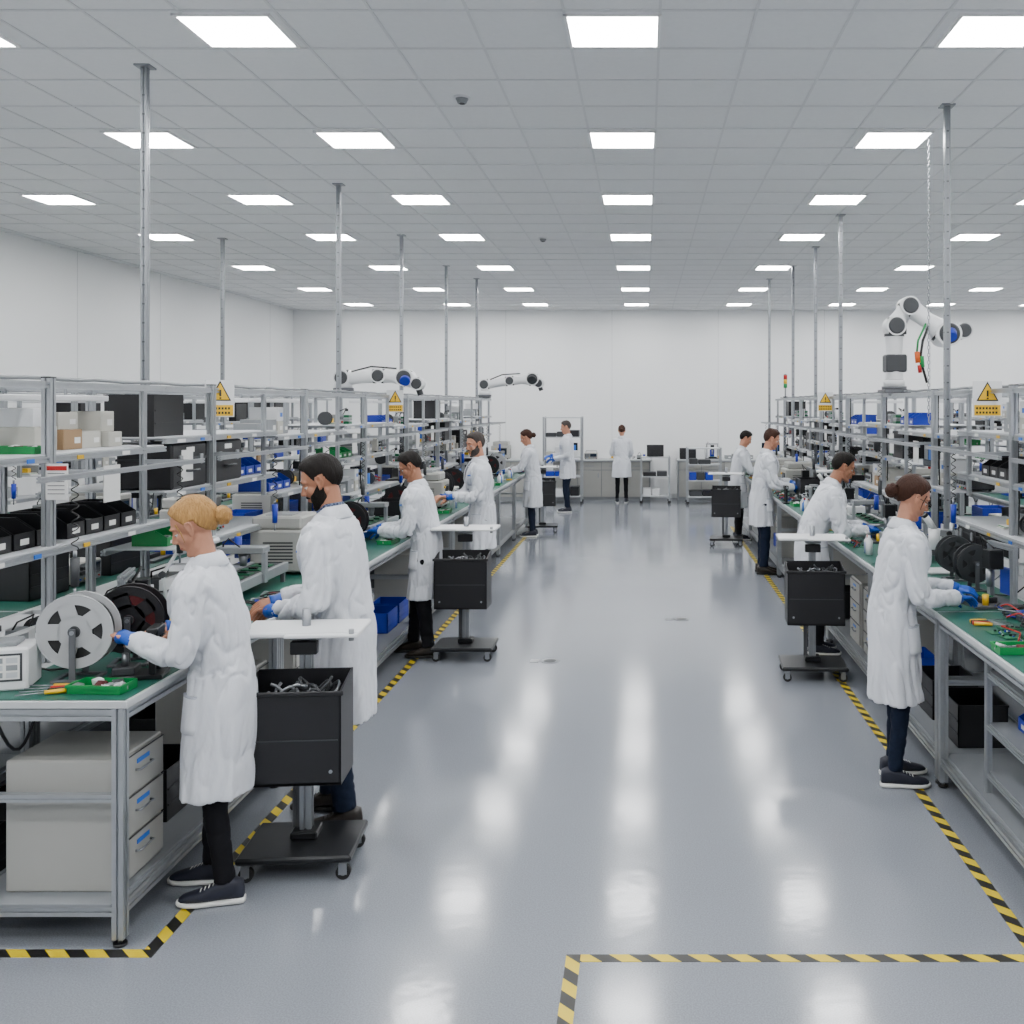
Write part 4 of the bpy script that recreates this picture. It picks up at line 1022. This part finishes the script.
g=G(); g.box(-.05,.05,-.002,0,-.08,.08,'paper'); g.box(-.045,.045,-.003,-.002,.05,.07,'red_plastic')
for i in range(6): g.box(-.04,.035,-.003,-.002,.035-i*.018,.038-i*.018,'dark_grey')
g.obj('work_instruction_sheet',(-2.605,4.43,1.76))
# ------------------------------------------------------------------ back area
def counter(w):
    g=G(); g.box(-w/2,w/2,-.3,.3,.86,.90,'laminate',c=.004); g.box(-w/2+.03,w/2-.03,-.26,.3,.0,.86,'grey_plastic'); n=int(w/.5)
    for i in range(n):
        x=-w/2+.05+i*(w-.1)/n; ww=(w-.1)/n-.015
        g.box(x,x+ww,-.275,-.26,.08,.66,'cabinet_grey',c=.003); g.box(x,x+ww,-.275,-.26,.675,.84,'cabinet_grey',c=.003); g.box(x+ww*.3,x+ww*.7,-.285,-.275,.75,.765,'steel'); g.box(x+ww*.85,x+ww*.9,-.285,-.275,.5,.6,'steel')
    return g
counter(2.2).obj('storage_counter',(-.95,22.28,0)); counter(2.6).obj('storage_counter',(2.0,22.28,0)); counter(1.6).obj('storage_counter',(-3.2,22.28,0))
def rack(w,h,n,wheels=False):
    g=G()
    for x in (-w/2,w/2):
        for y in (-.22,.22):
            g.prof((x,y,.06),(x,y,h),.035)
            if wheels: g.cyl((x,y-.012,.035),(x,y+.012,.035),.035,'rubber',18)
            else: g.cyl((x,y,0),(x,y,.06),.02,'black_plastic',10)
    r=random.Random(int(w*100))
    for i in range(n):
        z=.15+(h-.18)*i/(n-1); g.box(-w/2,w/2,-.23,.23,z,z+.02,'shelf_white')
        if i<n-1:
            x=-w/2+.04
            while x<w/2-.2:
                bw=r.uniform(.14,.3); bw=min(bw,w/2-.03-x); g.box(x,x+bw-.02,-.18,.16,z+.021,z+.021+r.uniform(.08,.2),r.choice(['black_plastic','beige','white_plastic','dark_grey','blue_plastic']),c=.004); x+=bw
    return g
rack(.8,1.85,5).obj('storage_shelf',(-1.75,21.4,0)); rack(.6,1.0,3,True).obj('wheeled_rack',(.22,21.5,0)); rack(.7,1.2,4,True).obj('wheeled_rack',(1.25,21.3,0))
rack(.9,1.9,5).obj('storage_shelf',(-4.6,22.2,0)); rack(.9,1.5,4).obj('storage_shelf',(4.2,22.2,0)); rack(.9,1.9,5).obj('storage_shelf',(5.3,22.2,0))
for i,(k,x) in enumerate((('monitor',-1.7),('test_instrument',-1.2),('black_crate',.95),('assembly_fixture',1.5),('white_box_stack',2.1),('monitor',2.8),('packaging_machine',-3.2),('electronic_modules',-.35))):
    o=bpy.data.objects.new(k,P(k)); coll.objects.link(o); o.location=(x,22.27,.90); o.rotation_euler=(0,0,math.pi/2)
o=bpy.data.objects.new('black_crate',P('black_crate')); coll.objects.link(o); o.location=(.22,21.5,1.0); o.rotation_euler=(0,0,math.pi/2)
# ------------------------------------------------------------------ world + camera
w=bpy.data.worlds.new('world'); scene.world=w; w.use_nodes=True; w.node_tree.nodes['Background'].inputs[0].default_value=(.8,.85,.9,1); w.node_tree.nodes['Background'].inputs[1].default_value=.3
cd=bpy.data.cameras.new('camera'); cam=bpy.data.objects.new('camera',cd); coll.objects.link(cam)
cam.location=(0,0,2.1); cam.rotation_euler=(math.pi/2,0,0); cd.sensor_width=36; cd.lens=36*1000/1024
cd.shift_x=(512-645)/1024; cd.shift_y=-(512-405)/1024; cd.clip_end=100
scene.camera=cam
